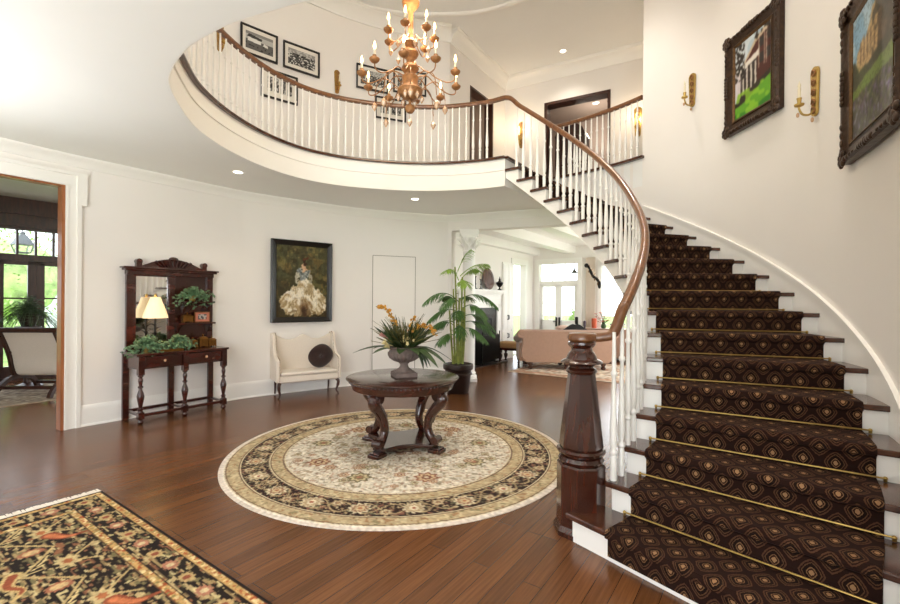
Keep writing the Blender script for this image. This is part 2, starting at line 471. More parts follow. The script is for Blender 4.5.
def right_wall(px, py, R=RO):
    u, v = inv(px, py); dx = u/F; b = dx*CS.x+CS.y; A = dx*dx+1
    Y = (b+math.sqrt(b*b-A*(CS.x**2+CS.y**2-R*R)))/A
    return Vector((dx*Y, Y, H+v*Y/F)), math.atan2(Y-CS.y, dx*Y-CS.x)

OPEN = catmull([tuple(arc(RI, TL)), (.42,6.52),(-.105,6.65),(-.625,6.66),(-1.14,6.56),(-1.61,6.377),(-2.012,6.052),(-2.295,5.56),
                (-2.445,4.95),(-2.45,4.33),(-2.317,3.818),(-2.17,3.44),(-2.02,3.22),(-1.83,3.02),(-1.66,2.876),(-1.39,2.705),(-1.24,2.63),(-.988,2.53),(-.784,2.456),
                (-.3,2.31),(.3,2.2),(1.1,2.1),(2.12,1.98)], 6)

# floors
FQ = Vector((2.455, 13.28, 0))       # far left corner of the living room
LW0 = Vector((-7.495, 8.594, 0))      # a point on the window wall of the left-hand room
mb = MB(); mb.prism_z([(-9.4,5.9),(-5.8,3.1),(-5.4,-2.75),(3.1,-2.75),(3.3,.6),(4.5,6.3),(6.95,10.3),(2.45,13.5),(-.7,9.1),(-4.4,9.6),(-6.1,10.7)], -.12, 0)
struct(mb, 'floor', M_FLOOR, smooth=False)
# curved foyer wall: lower storey right of the doorway, header over it, upper storey
iA = 20                             # index of the doorway edge on WC
lower = MB(); lower.wall(WC[iA:], 0, ZC+.2, .11); lower.wall(WC[:iA+1], 2.79, ZC+.2, .11)
struct(lower, 'wall_left', M_WALL)
up = MB(); up.wall(WC, ZC+.2, ZU, .2); struct(up, 'wall_left_upper', M_WALL)
# wall over the living room opening and its far end
WD = Vector((.929, -.37, 0)); W0 = Vector((-.04, 8.60, 0))
mb = MB(); mb.wall([W0, W0+WD*3.35], 2.853, ZC+.2, .22); mb.wall([W0+WD*3.35, W0+WD*4.6], 0, ZC+.2, .22); mb.wall([W0-WD*.02, W0+WD*.07], 0, 2.853, .22)
struct(mb, 'wall_back', M_WALL, smooth=False)
# curved stair wall
n = 46
right = MB(); ra = [arc(RO, -.95+(TE+.95)*i/n) for i in range(n+1)]
right.wall(ra[::-1], -0.02, ZU, .22)
struct(right, 'wall_right', M_WALL)
# stairwell wall below the upper landing rail
mb = MB(); m_ = 14; aa = [TE+(TL+.06-TE)*i/m_ for i in range(m_+1)]
k_of = lambda a: (a-TH0)/DT
pts = [arc(RO, a) for a in aa]; mb.wall(pts[::-1], [RISE*k_of(a)-.34 for a in aa][::-1], ZF-.04, .18)
struct(mb, 'wall_stairwell', M_WALL)
# enclosing walls behind the camera with the entrance glazing, and the hall at the front
mb = MB()
P0, P1, P2, P3, P4 = Vector((-5.06,3.93,0)), Vector((-5.35,2.0,0)), Vector((-5.0,-2.6,0)), Vector((2.8,-2.6,0)), arc(RO, -.95)
mb.wall([P1, P0], 0, ZU, .2) if False else mb.wall([P2, P1, (-5.2,2.55,0)], 0, ZU, .2)
mb.wall([(-5.2,2.55,0), P0], 2.79, ZU, .2)
mb.wall([P4, (2.8,.6,0), P3], 0, ZU, .2)
struct(mb, 'wall_side', M_WALL, smooth=False)
mb = MB()
def front(x0, x1, z0, z1): mb.box(x0, x1, -2.8, -2.6, z0, z1)
front(-5.2,-3.6,0,ZU); front(1.8,3.0,0,ZU); front(-3.6,1.8,2.75,3.9); front(-3.6,1.8,5.9,ZU); front(-1.9,-1.6,0,2.75); front(-.2,.1,0,2.75)
struct(mb, 'wall_front', M_WALL, smooth=False)
mb = MB()
for x0, x1, z0, z1 in [(-3.6,-1.9,0,2.75),(-1.6,-.2,0,2.75),(.1,1.8,0,2.75),(-3.6,1.8,3.9,5.9)]:
    mb.box(x0,x1,-2.72,-2.68,z0,z0+.12); mb.box(x0,x1,-2.72,-2.68,z1-.06,z1)
    k = max(2, round((x1-x0)/.7))
    for i in range(k+1): x = x0+(x1-x0)*i/k; mb.box(x-.03,x+.03,-2.72,-2.68,z0,z1)
    mb.box(x0,x1,-2.715,-2.685,(z0+z1)/2-.02,(z0+z1)/2+.02)
wf = struct(mb, 'window_1', M_TRIM, smooth=False)
mb = MB(); mb.box(-3.6,-1.9,-2.703,-2.697,0,2.75); mb.box(-1.6,-.2,-2.703,-2.697,0,2.75); mb.box(.1,1.8,-2.703,-2.697,0,2.75); mb.box(-3.6,1.8,-2.703,-2.697,3.9,5.9)
mb.build('pane', M_GLASS, wf, smooth=False)

# ceiling slab of the foyer (= upper floor), one outline that leaves the oval well open
HC0 = Vector((1.264, 10.54, 0)); HD = Vector((.873, -.487, 0))      # far upper wall
outl = [p for p in OPEN]
outl += [arc(RO, -.76-.19*i/6) for i in range(1, 7)]
outl += [Vector((2.8,.6,0)), Vector((2.8,-2.6,0)), Vector((-5.0,-2.6,0)), Vector((-5.3,2.0,0))]
outl += [p+Vector((-.05,.05,0)) for p in WC]
outl += [HC0+Vector((-.05,.05,0)), HC0+HD*4.6, Vector((4.9,6.1,0)), arc(RO+.1, TE)]
outl += [arc(RO, TE+(TL-TE)*i/10) for i in range(0, 11)]
mb = MB(); mb.prism_z([(p.x, p.y) for p in outl], ZC, ZF-.035)
def tri_build(mb, name, m, **kw):
    o = mb.build(name, m, smooth=False, recalc=False, **kw)
    bm = bmesh.new(); bm.from_mesh(o.data)
    bmesh.ops.triangulate(bm, faces=[f for f in bm.faces if len(f.verts) > 4], ngon_method='EAR_CLIP'); bmesh.ops.recalc_face_normals(bm, faces=bm.faces)
    bm.to_mesh(o.data); bm.free(); o['kind'] = 'structure'; return o
tri_build(mb, 'ceiling', M_CEIL)
mb = MB(); mb.prism_z([(-5.6,-3.0),(3.3,-3.0),(3.4,.6),(5,5),(6.4,8),(6.2,12),(1,12.5),(-5.7,8)], ZU, ZU+.15); struct(mb, 'ceiling_upper', M_CEIL, smooth=False)
# fascia of the gallery: band, bead and dark nosing
NZ = [Vector((p.x, p.y, 0)) for p in resample(OPEN, .09)]
NZv = [p for p in NZ if not (p.x > .6 and p.y < 4)][::-1]
mb = MB(); mb.sweep([p+Vector((0,0,ZC)) for p in NZv], [(-.02,.001),(.008,.001),(.008,.39),(-.02,.39)])
mb.sweep([p+Vector((0,0,3.37)) for p in NZv], [(.0,-.012),(.022,-.006),(.022,.008),(.0,.012)])
struct(mb, 'trim_1', M_TRIM)
mb = MB(); nos = [(-.12,-.035),(.045,-.035),(.055,-.026),(.055,-.009),(.045,0),(-.12,0)]
mb.sweep([p+Vector((0,0,ZF)) for p in NZv], nos)
mb.sweep([arc(RI+(RO-RI)*t, TL, ZF) for t in (0,.25,.5,.75,1.0)], [(-.04,-.035),(.045,-.035),(.055,-.018),(.045,0),(-.04,0)])
mb.sweep([arc(RO, TE-.008+(TL-TE+.008)*i/12, ZF) for i in range(13)], [(-.055,-.035),(.12,-.035),(.12,0),(-.055,0)])
struct(mb, 'trim_2', M_TREAD)
mb = MB(); mb.hexa([arc(RI+.03, TL, 19*RISE-.17, .03), arc(RO, TL, 19*RISE-.17, .03), arc(RO, TL, 19*RISE-.17, .05), arc(RI+.03, TL, 19*RISE-.17, .05), arc(RI+.03, TL, ZF-.036, .03), arc(RO, TL, ZF-.036, .03), arc(RO, TL, ZF-.036, .05), arc(RI+.03, TL, ZF-.036, .05)])
struct(mb, 'trim_8', M_TRIM, smooth=False)
# baseboard, shoe and crown along the foyer wall
def inset(pts, d):
    out = []
    for i, p in enumerate(pts):
        t = (pts[min(i+1, len(pts)-1)]-pts[max(i-1, 0)]).normalized(); out.append(p+Vector((t.y, -t.x, 0))*d)
    return out
bb = [(0,0),(.018,0),(.018,.19),(.012,.235),(.006,.245),(0,.245)]
mb = MB(); mb.sweep(WC[iA+2:]+[W0+WD*.04], bb); mb.sweep(WC[iA+2:]+[W0+WD*.04], [(.016,0),(.034,0),(.03,.018),(.016,.024)]); struct(mb, 'baseboard_left', M_TRIM)
cr_p = [(0,0),(0,-.12),(.018,-.12),(.024,-.1),(.06,-.05),(.085,-.03),(.095,-.012),(.095,0)]
mb = MB(); mb.sweep([p+Vector((0,0,ZC)) for p in WC[6:]]+[W0+WD*t+Vector((0,0,ZC)) for t in (.5,1.5,2.6,4.4)], cr_p); struct(mb, 'trim_3', M_TRIM)
cu = [(0,0),(0,-.24),(.02,-.24),(.026,-.2),(.05,-.17),(.06,-.13),(.12,-.07),(.17,-.05),(.185,-.02),(.2,-.02),(.2,0)]
mb = MB(); mb.sweep([p+Vector((0,0,ZU)) for p in WC]+[W0+Vector((0.03,0.0,ZU))], cu)
mb.sweep([p+Vector((0,0,ZU)) for p in (W0, HC0)], cu)
mb.sweep([p+Vector((0,0,ZU)) for p in (HC0, HC0+HD*4.5)], cu)
struct(mb, 'trim_4', M_TRIM)
# oval ceiling moulding of the upper hall
ring = catmull([(-2.006,7.675),(-1.587,7.894),(-1.1,8.05),(-.636,8.117),(0,8.1),(.497,8.026),(1.149,7.729),(1.8,7.2),(2.3,6.3),(2.45,5),(2.0,3.4),(.4,1.9),(-1.6,1.8),(-3.2,3.4),(-3.3,5.6),(-2.6,7.1)], 8, closed=True)
mb = MB(); mb.sweep([p+Vector((0,0,ZU)) for p in ring], [(-.05,0),(-.04,-.03),(-.015,-.045),(.015,-.045),(.04,-.03),(.05,0)], closed=True); struct(mb, 'trim_5', M_TRIM)
# upper hall: receding wall with a dark doorway, far wall with a doorway
HR = (HC0-W0).normalized()
def wl(p, d, a, b, z0, z1, t): return [(p+d*a), (p+d*b)], z0, z1, t
mb = MB()
for a, b, z0, z1 in [(0,.75,ZF,ZU),(.75,1.737,5.95,ZU),(1.737,2.337,ZF,ZU)]: mb.wall(*wl(W0, HR, a, b, z0, z1, .18))
struct(mb, 'wall_hall', M_WALL, smooth=False)
mb = MB()
for a, b, z0, z1 in [(0,.942,ZF,ZU),(.942,2.363,5.97,ZU),(2.363,4.6,ZF,ZU)]: mb.wall(*wl(HC0, HD, a, b, z0, z1, .18))
struct(mb, 'wall_far', M_WALL, smooth=False)
mb = MB(); mb.wall([HC0+HD*4.5, Vector((4.9,6.2,0)), arc(RO+.2, TE-.02)], ZF, ZU, .15); struct(mb, 'wall_gallery', M_WALL, smooth=False)
# rooms behind the two upper doorways
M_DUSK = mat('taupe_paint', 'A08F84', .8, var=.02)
nF = Vector((-HD.y, HD.x, 0)); nR = Vector((-HR.y, HR.x, 0))
mb = MB(); A = HC0+HD*.2+nF*.18
B = HC0+HD*4.2+nF*.18
mb.wall([A, A+nF*2.6, B+nF*2.6, B], ZF, 6.6, .1); mb.prism_z([A, A+nF*2.6, B+nF*2.6, B], 6.6, 6.65); mb.prism_z([A, A+nF*2.6, B+nF*2.6, B], ZF-.1, ZF)
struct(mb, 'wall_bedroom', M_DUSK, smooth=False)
mb = MB(); A = W0+HR*.6+nR*.18; B = W0+HR*1.9+nR*.18
mb.wall([A, A+nR*1.2, B+nR*1.2, B], ZF, 6.5, .1); mb.prism_z([A, A+nR*1.2, B+nR*1.2, B], 6.5, 6.55); mb.prism_z([A, A+nR*1.2, B+nR*1.2, B], ZF-.1, ZF)
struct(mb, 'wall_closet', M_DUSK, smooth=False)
# door linings upstairs (dark stained) and the white casing round them
mb = MB()
def lining(mb, p, d, n_, a, b, z0, z1, w=.05, dep=.2):
    for s0, s1 in ((a, a+w), (b-w, b)): q = [p+d*s0-n_*.01, p+d*s1-n_*.01, p+d*s1+n_*dep, p+d*s0+n_*dep]; mb.prism_z(q, z0, z1)
    q = [p+d*a-n_*.01, p+d*b-n_*.01, p+d*b+n_*dep, p+d*a+n_*dep]; mb.prism_z(q, z1-w, z1)
lining(mb, HC0, HD, nF, 0.942, 2.363, ZF, 5.97, .06, .26); struct(mb, 'door_3', M_DKWOOD, smooth=False)
mb = MB(); lining(mb, W0, HR, nR, .75, 1.737, ZF, 5.95, .04); struct(mb, 'door_4', M_DKWOOD, smooth=False)
# doorway to the left-hand room: white casing, stained jamb
A = WC[iA]; dA = (WC[iA]-WC[iA-1]).normalized(); nA = Vector((-dA.y, dA.x, 0))
mb = MB()
def cas(mb, a, b, z0, z1, d0, d1): mb.prism_z([A+dA*a-nA*d1, A+dA*b-nA*d1, A+dA*b-nA*d0, A+dA*a-nA*d0], z0, z1)
cas(mb, 0,.145,0,2.82,-.005,.025); cas(mb, .105,.145,0,2.74,.02,.045); cas(mb, .0,.025,0,2.79,.02,.035)
cas(mb, .0,.21,2.66,3.03,-.01,.02) if False else None
cas(mb, -1.38,.19,2.79,2.94,-.02,.03); cas(mb, -1.38,.20,2.915,2.95,-.02,.05); cas(mb, .10,.195,2.58,2.92,-.02,.048)
struct(mb, 'door_1', M_TRIM, smooth=False)
mb = MB(); cas(mb, -.03,.0,0,2.79,-.11,.012); cas(mb, -1.36,.0,2.77,2.795,-.11,.0); struct(mb, 'trim_6', M_JAMB, smooth=False)

# flush jib door in the curved wall
p0, d0 = left_wall(372, 380); p1, d1 = left_wall(414.5, 380)
seg = [p for p in WC if p0.x < p.x < p1.x]; path = [Vector((p0.x,p0.y,0))]+seg+[Vector((p1.x,p1.y,0))]
ztop = left_wall(393, 256.5)[0].z
mb = MB(); mb.wall(inset(path, .001), .01, ztop, -.012); o = struct(mb, 'door_2', M_WALL)
mbg = MB(); M_GAP = mat('shadow_gap', '8E8578', .9, var=0)
ip = inset(path, .003)
mbg.sweep([p+Vector((0,0,ztop)) for p in ip], [(0,0),(.009,0),(.009,.009),(0,.009)])
for p in (ip[0], ip[-1]): mbg.box(p.x-.0045, p.x+.0045, p.y-.012, p.y-.001, .02, ztop)
mbg.build('door_gap', M_GAP, o)

# ------------------------------------------------------------------ left-hand room
nL = Vector((-E1.y, E1.x, 0))       # out through the window wall
mb = MB()
S0, S1 = -3.2, 2.4
ZL = 3.32
mb.wall([LW0+E1*S0, LW0+E1*S1], 2.80, ZL, .16); mb.wall([LW0+E1*S0, LW0+E1*S1], 0, .07, .16)
struct(mb, 'wall_sunroom', M_DKWOOD, smooth=False)
c0 = LW0+E1*S0; c1 = LW0+E1*S1
mb = MB(); mb.wall([c1, c1+E2*1.75], 0, ZL, .15); mb.wall([c0+E2*4.2, c0], 0, ZL, .15)
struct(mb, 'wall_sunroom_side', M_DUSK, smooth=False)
outl2 = [c0, c1, c1+E2*1.75, Vector((-4.62,5.25,0)), Vector((-5.28,3.95,0)), Vector((-5.5,3.3,0)), c0+E2*4.2]
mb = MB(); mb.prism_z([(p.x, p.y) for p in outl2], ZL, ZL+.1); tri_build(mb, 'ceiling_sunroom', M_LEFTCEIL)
def lw(s, off, z): p = LW0+E1*s+nL*off; return Vector((p.x, p.y, z))
def lbox(mb, s0, s1, o0, o1, z0, z1): mb.hexa([lw(s0,o0,z0),lw(s1,o0,z0),lw(s1,o1,z0),lw(s0,o1,z0),lw(s0,o0,z1),lw(s1,o0,z1),lw(s1,o1,z1),lw(s0,o1,z1)])
# crown strips on the dark header, transom row with muntins, four glazed doors
mb = MB(); lbox(mb, S0,S1,-.05,0,3.02,3.1); lbox(mb, S0,S1,-.025,0,2.80,2.85); struct(mb, 'trim_7', M_DKWOOD, smooth=False)
mb = MB(); lbox(mb, S0,S1,.02,.10,2.745,2.81); lbox(mb, S0,S1,-.01,.12,2.18,2.30)
s = -.068-.255*12
while s < S1: lbox(mb, s-.017, s+.017, .03,.09,2.3,2.76); s += .255
wt = struct(mb, 'window_2', M_DKWOOD, smooth=False)
mb = MB(); lbox(mb, S0,S1,.058,.064,2.3,2.76); mb.build('pane', M_GLASS, wt, smooth=False)
for i in range(-4, 4):
    a = -.754+.555*i-.117; b = a+.552
    if b > S1: break
    mb = MB(); lbox(mb, a,a+.117,.02,.07,.07,2.18); lbox(mb, b-.117,b,.02,.07,.07,2.18); lbox(mb, a,b,.02,.07,.07,.27); lbox(mb, a,b,.02,.07,2.11,2.18)
    for z in (.88, 1.5): lbox(mb, a,b,.03,.06,z-.014,z+.014)
    d = struct(mb, 'door_%d' % (9+i), M_DKWOOD, smooth=False)
    mb = MB(); lbox(mb, a+.11,b-.11,.042,.048,.27,2.11); mb.build('pane', M_GLASS, d, smooth=False)

# ------------------------------------------------------------------ living room
def lr(t, s, z=0): p = FQ+E1*t+E2*s; return Vector((p.x, p.y, z))      # t deep, s to the right
def rbox(mb, t0, t1, s0, s1, z0, z1): mb.hexa([lr(t0,s0,z0),lr(t1,s0,z0),lr(t1,s1,z0),lr(t0,s1,z0),lr(t0,s0,z1),lr(t1,s0,z1),lr(t1,s1,z1),lr(t0,s1,z1)])
ZR = 3.12
mb = MB()   # left wall, with a doorway between t=-1.3 and -.55
rbox(mb, -5.2,-1.3,-.16,0,0,ZR); rbox(mb, -1.3,-.55,-.16,0,2.55,ZR); rbox(mb, -.55,.0,-.16,0,0,ZR); rbox(mb, -1.5,-.3,-.9,-.84,0,ZR)
struct(mb, 'wall_living_left', M_WALL, smooth=False)
mb = MB()   # far wall with french doors s .16-1.36 and a tall window s 1.98-3.1
rbox(mb, 0,.16,-.2,.2,0,ZR); rbox(mb, 0,.16,1.34,2.0,0,ZR); rbox(mb, 0,.16,.2,1.34,2.62,ZR); rbox(mb, 0,.16,2.0,3.1,2.5,ZR); rbox(mb, 0,.16,2.0,3.1,0,.35); rbox(mb, 0,.16,3.1,5.2,0,ZR)
struct(mb, 'wall_living_back', M_WALL, smooth=False)
mb = MB(); rbox(mb, -4.5,.16,5.2,5.35,0,.5); rbox(mb, -4.5,.16,5.2,5.35,2.5,ZR)
for t0, t1 in ((-4.5,-4.3),(-3.6,-3.2),(-1.6,-1.2),(-.3,.16)): rbox(mb, t0,t1,5.2,5.35,.5,2.5)
struct(mb, 'wall_living_right', M_WALL, smooth=False)
mb = MB()   # coffered ceiling: slab and crossing beams
WB = W0+Vector((-WD.y, WD.x, 0))*.23            # back face of the wall over the opening
def wall_t(s):                                     # where that wall stands at offset s
    p = lr(0, s); c = WB-p; den = E1.x*WD.y-E1.y*WD.x
    return (c.x*WD.y-c.y*WD.x)/den
def wall_s(t):
    p = lr(t, 0); c = WB-p; den = E2.x*WD.y-E2.y*WD.x
    return max(-.1, (c.x*WD.y-c.y*WD.x)/den)
mb.prism_z([lr(.2,-.2), lr(wall_t(-.2),-.2), lr(wall_t(5.4),5.4), lr(.2,5.4)], ZR-.03, ZR-.002)
for t in (-.09,-1.15,-2.2,-3.25,-4.3): rbox(mb, t-.13,t+.13,wall_s(t)+.1,5.3,ZR-.26,ZR-.02)
for s in (.06,1.15,2.25,3.35,4.45): rbox(mb, wall_t(s)+.12,.1,s-.13,s+.13,ZR-.24,ZR-.02)
struct(mb, 'ceiling_living', M_TRIM, smooth=False)
mb = MB(); rbox(mb, -1.40,-1.3,-.0,.03,0,2.66); rbox(mb, -.55,-.45,-.0,.03,0,2.66); rbox(mb, -1.42,-.43,0,.035,2.55,2.70)
struct(mb, 'door_14', M_TRIM, smooth=False)
mb = MB()   # french doors: casing, transom bar, two leaves
rbox(mb, -.03,.02,.08,.2,0,2.72); rbox(mb, -.03,.02,1.34,1.46,0,2.72); rbox(mb, -.035,.02,.08,1.46,2.60,2.76); rbox(mb, .0,.12,.2,1.34,2.02,2.12)
fd = struct(mb, 'door_15', M_TRIM, smooth=False)
mb = MB(); rbox(mb, .05,.056,.2,1.34,2.1,2.62); mb.build('transom_pane', M_GLASS, fd, smooth=False)
mb = MB()
for s in (.58,.96): rbox(mb, .04,.07,s-.008,s+.008,2.1,2.62)
mb.build('muntin', M_TRIM, fd, smooth=False)
for a, hs in ((.2,.72),(.77,.81)):
    mb = MB(); rbox(mb, .03,.08,a,a+.095,0,2.04); rbox(mb, .03,.08,a+.475,a+.57,0,2.04); rbox(mb, .03,.08,a,a+.57,0,1.0); rbox(mb, .03,.08,a,a+.57,1.95,2.04)
    rbox(mb, .02,.03,a+.1,a+.47,.2,.85)
    rbox(mb, .045,.065,a+.27,a+.285,1,1.95); rbox(mb, .045,.065,a+.09,a+.48,1.46,1.475)
    lf = mb.build('door_leaf', M_TRIM, fd, smooth=False)
    mb = MB(); rbox(mb, .053,.057,a+.09,a+.48,1,1.95); mb.build('pane', M_GLASS, lf, smooth=False)
    mb = MB(); rbox(mb, .0,.03,hs-.02,hs+.02,.82,1.08); mb.tube([lr(-.02,hs,.95), lr(-.03,hs-.08 if hs < .77 else hs+.08,.95)], .01); mb.build('handle', M_IRON, lf, smooth=False)
mb = MB(); rbox(mb, -.03,.05,1.9,2.0,.3,2.6); rbox(mb, -.03,.05,3.1,3.2,.3,2.6); rbox(mb, -.03,.05,1.9,3.2,2.5,2.62); rbox(mb, -.05,.05,1.88,3.22,.28,.36)
for s in (2.36,2.73): rbox(mb, .04,.07,s-.01,s+.01,.36,2.5)
for z in (.9,1.43,1.97): rbox(mb, .04,.07,2.0,3.1,z-.01,z+.01)
w3 = struct(mb, 'window_3', M_TRIM, smooth=False)
mb = MB(); rbox(mb, .053,.057,2.0,3.1,.35,2.5); mb.build('pane', M_GLASS, w3, smooth=False)
mb = MB()
for t0, t1 in ((-4.3,-3.6),(-3.2,-1.6),(-1.2,-.3)):
    rbox(mb, t0,t1,5.25,5.3,.5,.58); rbox(mb, t0,t1,5.25,5.3,2.42,2.5); rbox(mb, t0,t1,5.26,5.29,1.48,1.52)
    for k in range(4): t = t0+(t1-t0)*k/3; rbox(mb, t-.02,t+.02,5.26,5.29,.5,2.5)
w4 = struct(mb, 'window_4', M_TRIM, smooth=False)  # unseen right-wall windows, added as a way in for the fill light
mb = MB()
for t0, t1 in ((-4.3,-3.6),(-3.2,-1.6),(-1.2,-.3)): rbox(mb, t0,t1,5.273,5.277,.5,2.5)
mb.build('pane', M_GLASS, w4, smooth=False)

# outside: terrace, lawn, shrubs and trees seen through the panes
mb = MB(); mb.prism_z([(-60,-30),(60,-30),(60,60),(-60,60)], -.4, -.2); struct(mb, 'ground', M_GRASS, smooth=False)
mb = MB(); mb.prism_z([lr(.2,-3), lr(4,-3), lr(4,6), lr(.2,6)], -.2,-.1); mb.prism_z([lw(-5,.3,0), lw(4,.3,0), lw(4,3.5,0), lw(-5,3.5,0)], -.2, -.1); struct(mb, 'ground_terrace', M_PATIO, smooth=False)
mb = MB(); mb.prism_z([lr(.17,-1), lr(3,-1), lr(3,3), lr(.17,3)], 3.08, 3.16); struct(mb, 'ceiling_porch', M_TRIM, smooth=False)
def shrub(name, c, r, nleaf, label, cat, group=None, m=M_TREEL, ls=.14):
    mb = MB(); rr = random.Random(int(c[0]*100))
    for _ in range(nleaf):
        v = Vector((rr.gauss(0,1), rr.gauss(0,1), rr.gauss(0,1))).normalized()*rr.uniform(.55,1)
        p = Vector((c[0]+v.x*r[0], c[1]+v.y*r[1], c[2]+r[2]+v.z*r[2]))
        mb.leaf(p, v+Vector((rr.uniform(-.6,.6), rr.uniform(-.6,.6), rr.uniform(-.3,.6))), ls*rr.uniform(.7,1.3), ls*.55, seg=2)
    mb.ball((c[0],c[1],c[2]+r[2]), tuple(x*.72 for x in r)); mb.tube([(c[0],c[1],c[2]-.4),(c[0],c[1],c[2]+r[2])], .06)
    o = mb.build(name, m); return tag(o, label, cat, group)

# ================================================================== STAIRCASE
GS = 'curved staircase'
stair = thing('staircase', 'white curved staircase with dark walnut treads sweeping up along the right wall', 'staircase', arc((RI+RO)/2, th(1), 0))
SO = Vector(stair.location)
def rel(v): return v-SO
for k in range(1, 20):
    a, b = th(k), (th(k+1) if k < 19 else TL)
    z = k*RISE; mb = MB(); ri = RI-.004
    P = [arc(ri,a,0,0), arc(RO,a,0,0), arc(RO,b,0,.045), arc(ri,b,0,.045)]
    if k == 1: P = [arc(ri-.13,a,0,-.02), arc(RO,a,0,-.02), arc(RO,b,0,.045), arc(ri-.06,b,0,.045)]
    mb.hexa([rel(p+Vector((0,0,z-.036))) for p in P]+[rel(p+Vector((0,0,z))) for p in P])
    mb.build('tread', M_TREAD, stair, smooth=False, bev=.008)
    mb = MB(); P = [arc(RI+.03,a,0,.03), arc(RO,a,0,.03), arc(RO,a,0,.05), arc(RI+.03,a,0,.05)]
    if k == 1: P = [arc(RI-.10,a,0,.012), arc(RO,a,0,.012), arc(RO,a,0,.05), arc(RI-.10,a,0,.05)]
    z0 = (k-1)*RISE-(.002 if k > 1 else 0)
    mb.hexa([rel(p+Vector((0,0,z0))) for p in P]+[rel(p+Vector((0,0,z-.036))) for p in P])
    mb.build('riser', M_TRIM, stair, smooth=False)
# inner string: stepped face following treads, sloped lower edge, plastered soffit
mb = MB()
def zb(a): return max(0., RISE*k_of(a)-.30)
for k in range(1, 20):
    a = th(k)+.03/RI; b = (th(k+1)+.03/RI) if k < 19 else TL+.02; z = k*RISE-.036
    for j in range(3):
        a0 = a+(b-a)*j/3; a1 = a+(b-a)*(j+1)/3
        z0 = min(zb(a0), z-.02); z1 = min(zb(a1), z-.02)
        for R0, R1 in ((RI+.03, RI+.07),):
            mb.hexa([rel(arc(R0,a0,z0)), rel(arc(R1,a0,z0)), rel(arc(R1,a1,z1)), rel(arc(R0,a1,z1)), rel(arc(R0,a0,z)), rel(arc(R1,a0,z)), rel(arc(R1,a1,z)), rel(arc(R0,a1,z))])
mb.build('stringer', M_TRIM, stair, smooth=False)
mb = MB(); A_ = [th(2.2)+(TL+.03-th(2.2))*i/40 for i in range(41)]
for a0, a1 in zip(A_, A_[1:]):
    q = []
    for dz in (.0, .03):
        q += [rel(arc(RI+.04,a0,zb(a0)+dz)), rel(arc(RO+.02,a0,zb(a0)+dz)), rel(arc(RO+.02,a1,zb(a1)+dz)), rel(arc(RI+.04,a1,zb(a1)+dz))]
    mb.hexa(q)
mb.build('soffit', M_WALL, stair)
# skirting on the wall side following the slope
mb = MB(); A_ = [th(.2)+(TE-th(.2))*i/50 for i in range(51)]
for a0, a1 in zip(A_, A_[1:]):
    q = []
    def zz(a, d): return max(0, RISE*k_of(a)+d)
    for lo, hi, R0 in ((-.30,.115,RO-.018),(.10,.13,RO-.028)):
        mb.hexa([rel(arc(R0,a0,zz(a0,lo))), rel(arc(RO+.003,a0,zz(a0,lo))), rel(arc(RO+.003,a1,zz(a1,lo))), rel(arc(R0,a1,zz(a1,lo))),
                 rel(arc(R0,a0,zz(a0,hi))), rel(arc(RO+.003,a0,zz(a0,hi))), rel(arc(RO+.003,a1,zz(a1,hi))), rel(arc(R0,a1,zz(a1,hi)))])
mb.build('skirting', M_TRIM, stair)

# ------------------------------------------------------------------ runner (lies on the stairs)
R0, R1 = RI+.16, RO-.14
NA = 6; vs_ = []; uvs = []; fs_ = []; row = 0; vlen = 0.; prev = None
def add_row(a, off, z, soft=0):
    global row, vlen, prev
    mid = arc((R0+R1)/2, a, z, off)
    if prev is not None: vlen += (mid-prev).length
    prev = mid
    for i in range(NA+1):
        R = R0+(R1-R0)*i/NA; vs_.append(tuple(arc(R, a, z, off))); uvs.append((R-R0, vlen))
    if row:
        for i in range(NA): o = (row-1)*(NA+1)+i; fs_.append((o, o+1, o+NA+2, o+NA+1))
    row += 1
e_ = .013
for k in range(1, 20):
    a, z = th(k), k*RISE; o1 = -.02 if k == 1 else 0
    o2 = -.02 if k == 1 else 0
    add_row(a, .03-e_+o2, (k-1)*RISE+(e_ if k > 1 else .03)); add_row(a, .03-e_+o2, z-.06); add_row(a, .02-e_+o1*.5, z-.046)
    add_row(a, -e_+o1, z-.034); add_row(a, -e_-.003+o1, z-.014); add_row(a, -e_*.4+o1, z+e_*.75); add_row(a, .012, z+e_)
    b = th(k+1) if k < 19 else TL
    add_row((a+b)/2, .02, z+e_); add_row(b, .03-e_, z+e_)
me = bpy.data.meshes.new('stair_runner'); me.from_pydata(vs_, [], fs_)
uvl = me.uv_layers.new(name='UVMap')
for l in me.loops: uvl.data[l.index].uv = uvs[l.vertex_index]
me.materials.append(M_RUN)
runner = bpy.data.objects.new('stair_runner', me); COL.objects.link(runner)
sm = runner.modifiers.new('thickness', 'SOLIDIFY'); sm.thickness = .012; sm.offset = -1
tag(runner, 'dark brown stair runner woven with tan diamond medallions on the walnut treads', 'carpet runner')
for k in range(2, 20):
    mb = MB(); p = arc(R0-.035, th(k), (k-1)*RISE+.022, .008); q = arc(R1+.035, th(k), (k-1)*RISE+.022, .008)
    mb.tube([p, q], .005, 8)
    for c in (p, q): mb.ball(c, .011, 8, 6); mb.box(c.x-.006, c.x+.006, c.y-.006, c.y+.006, c.z-.018, c.z)
    r_ = mb.build('stair_rod', M_BRASS, runner)

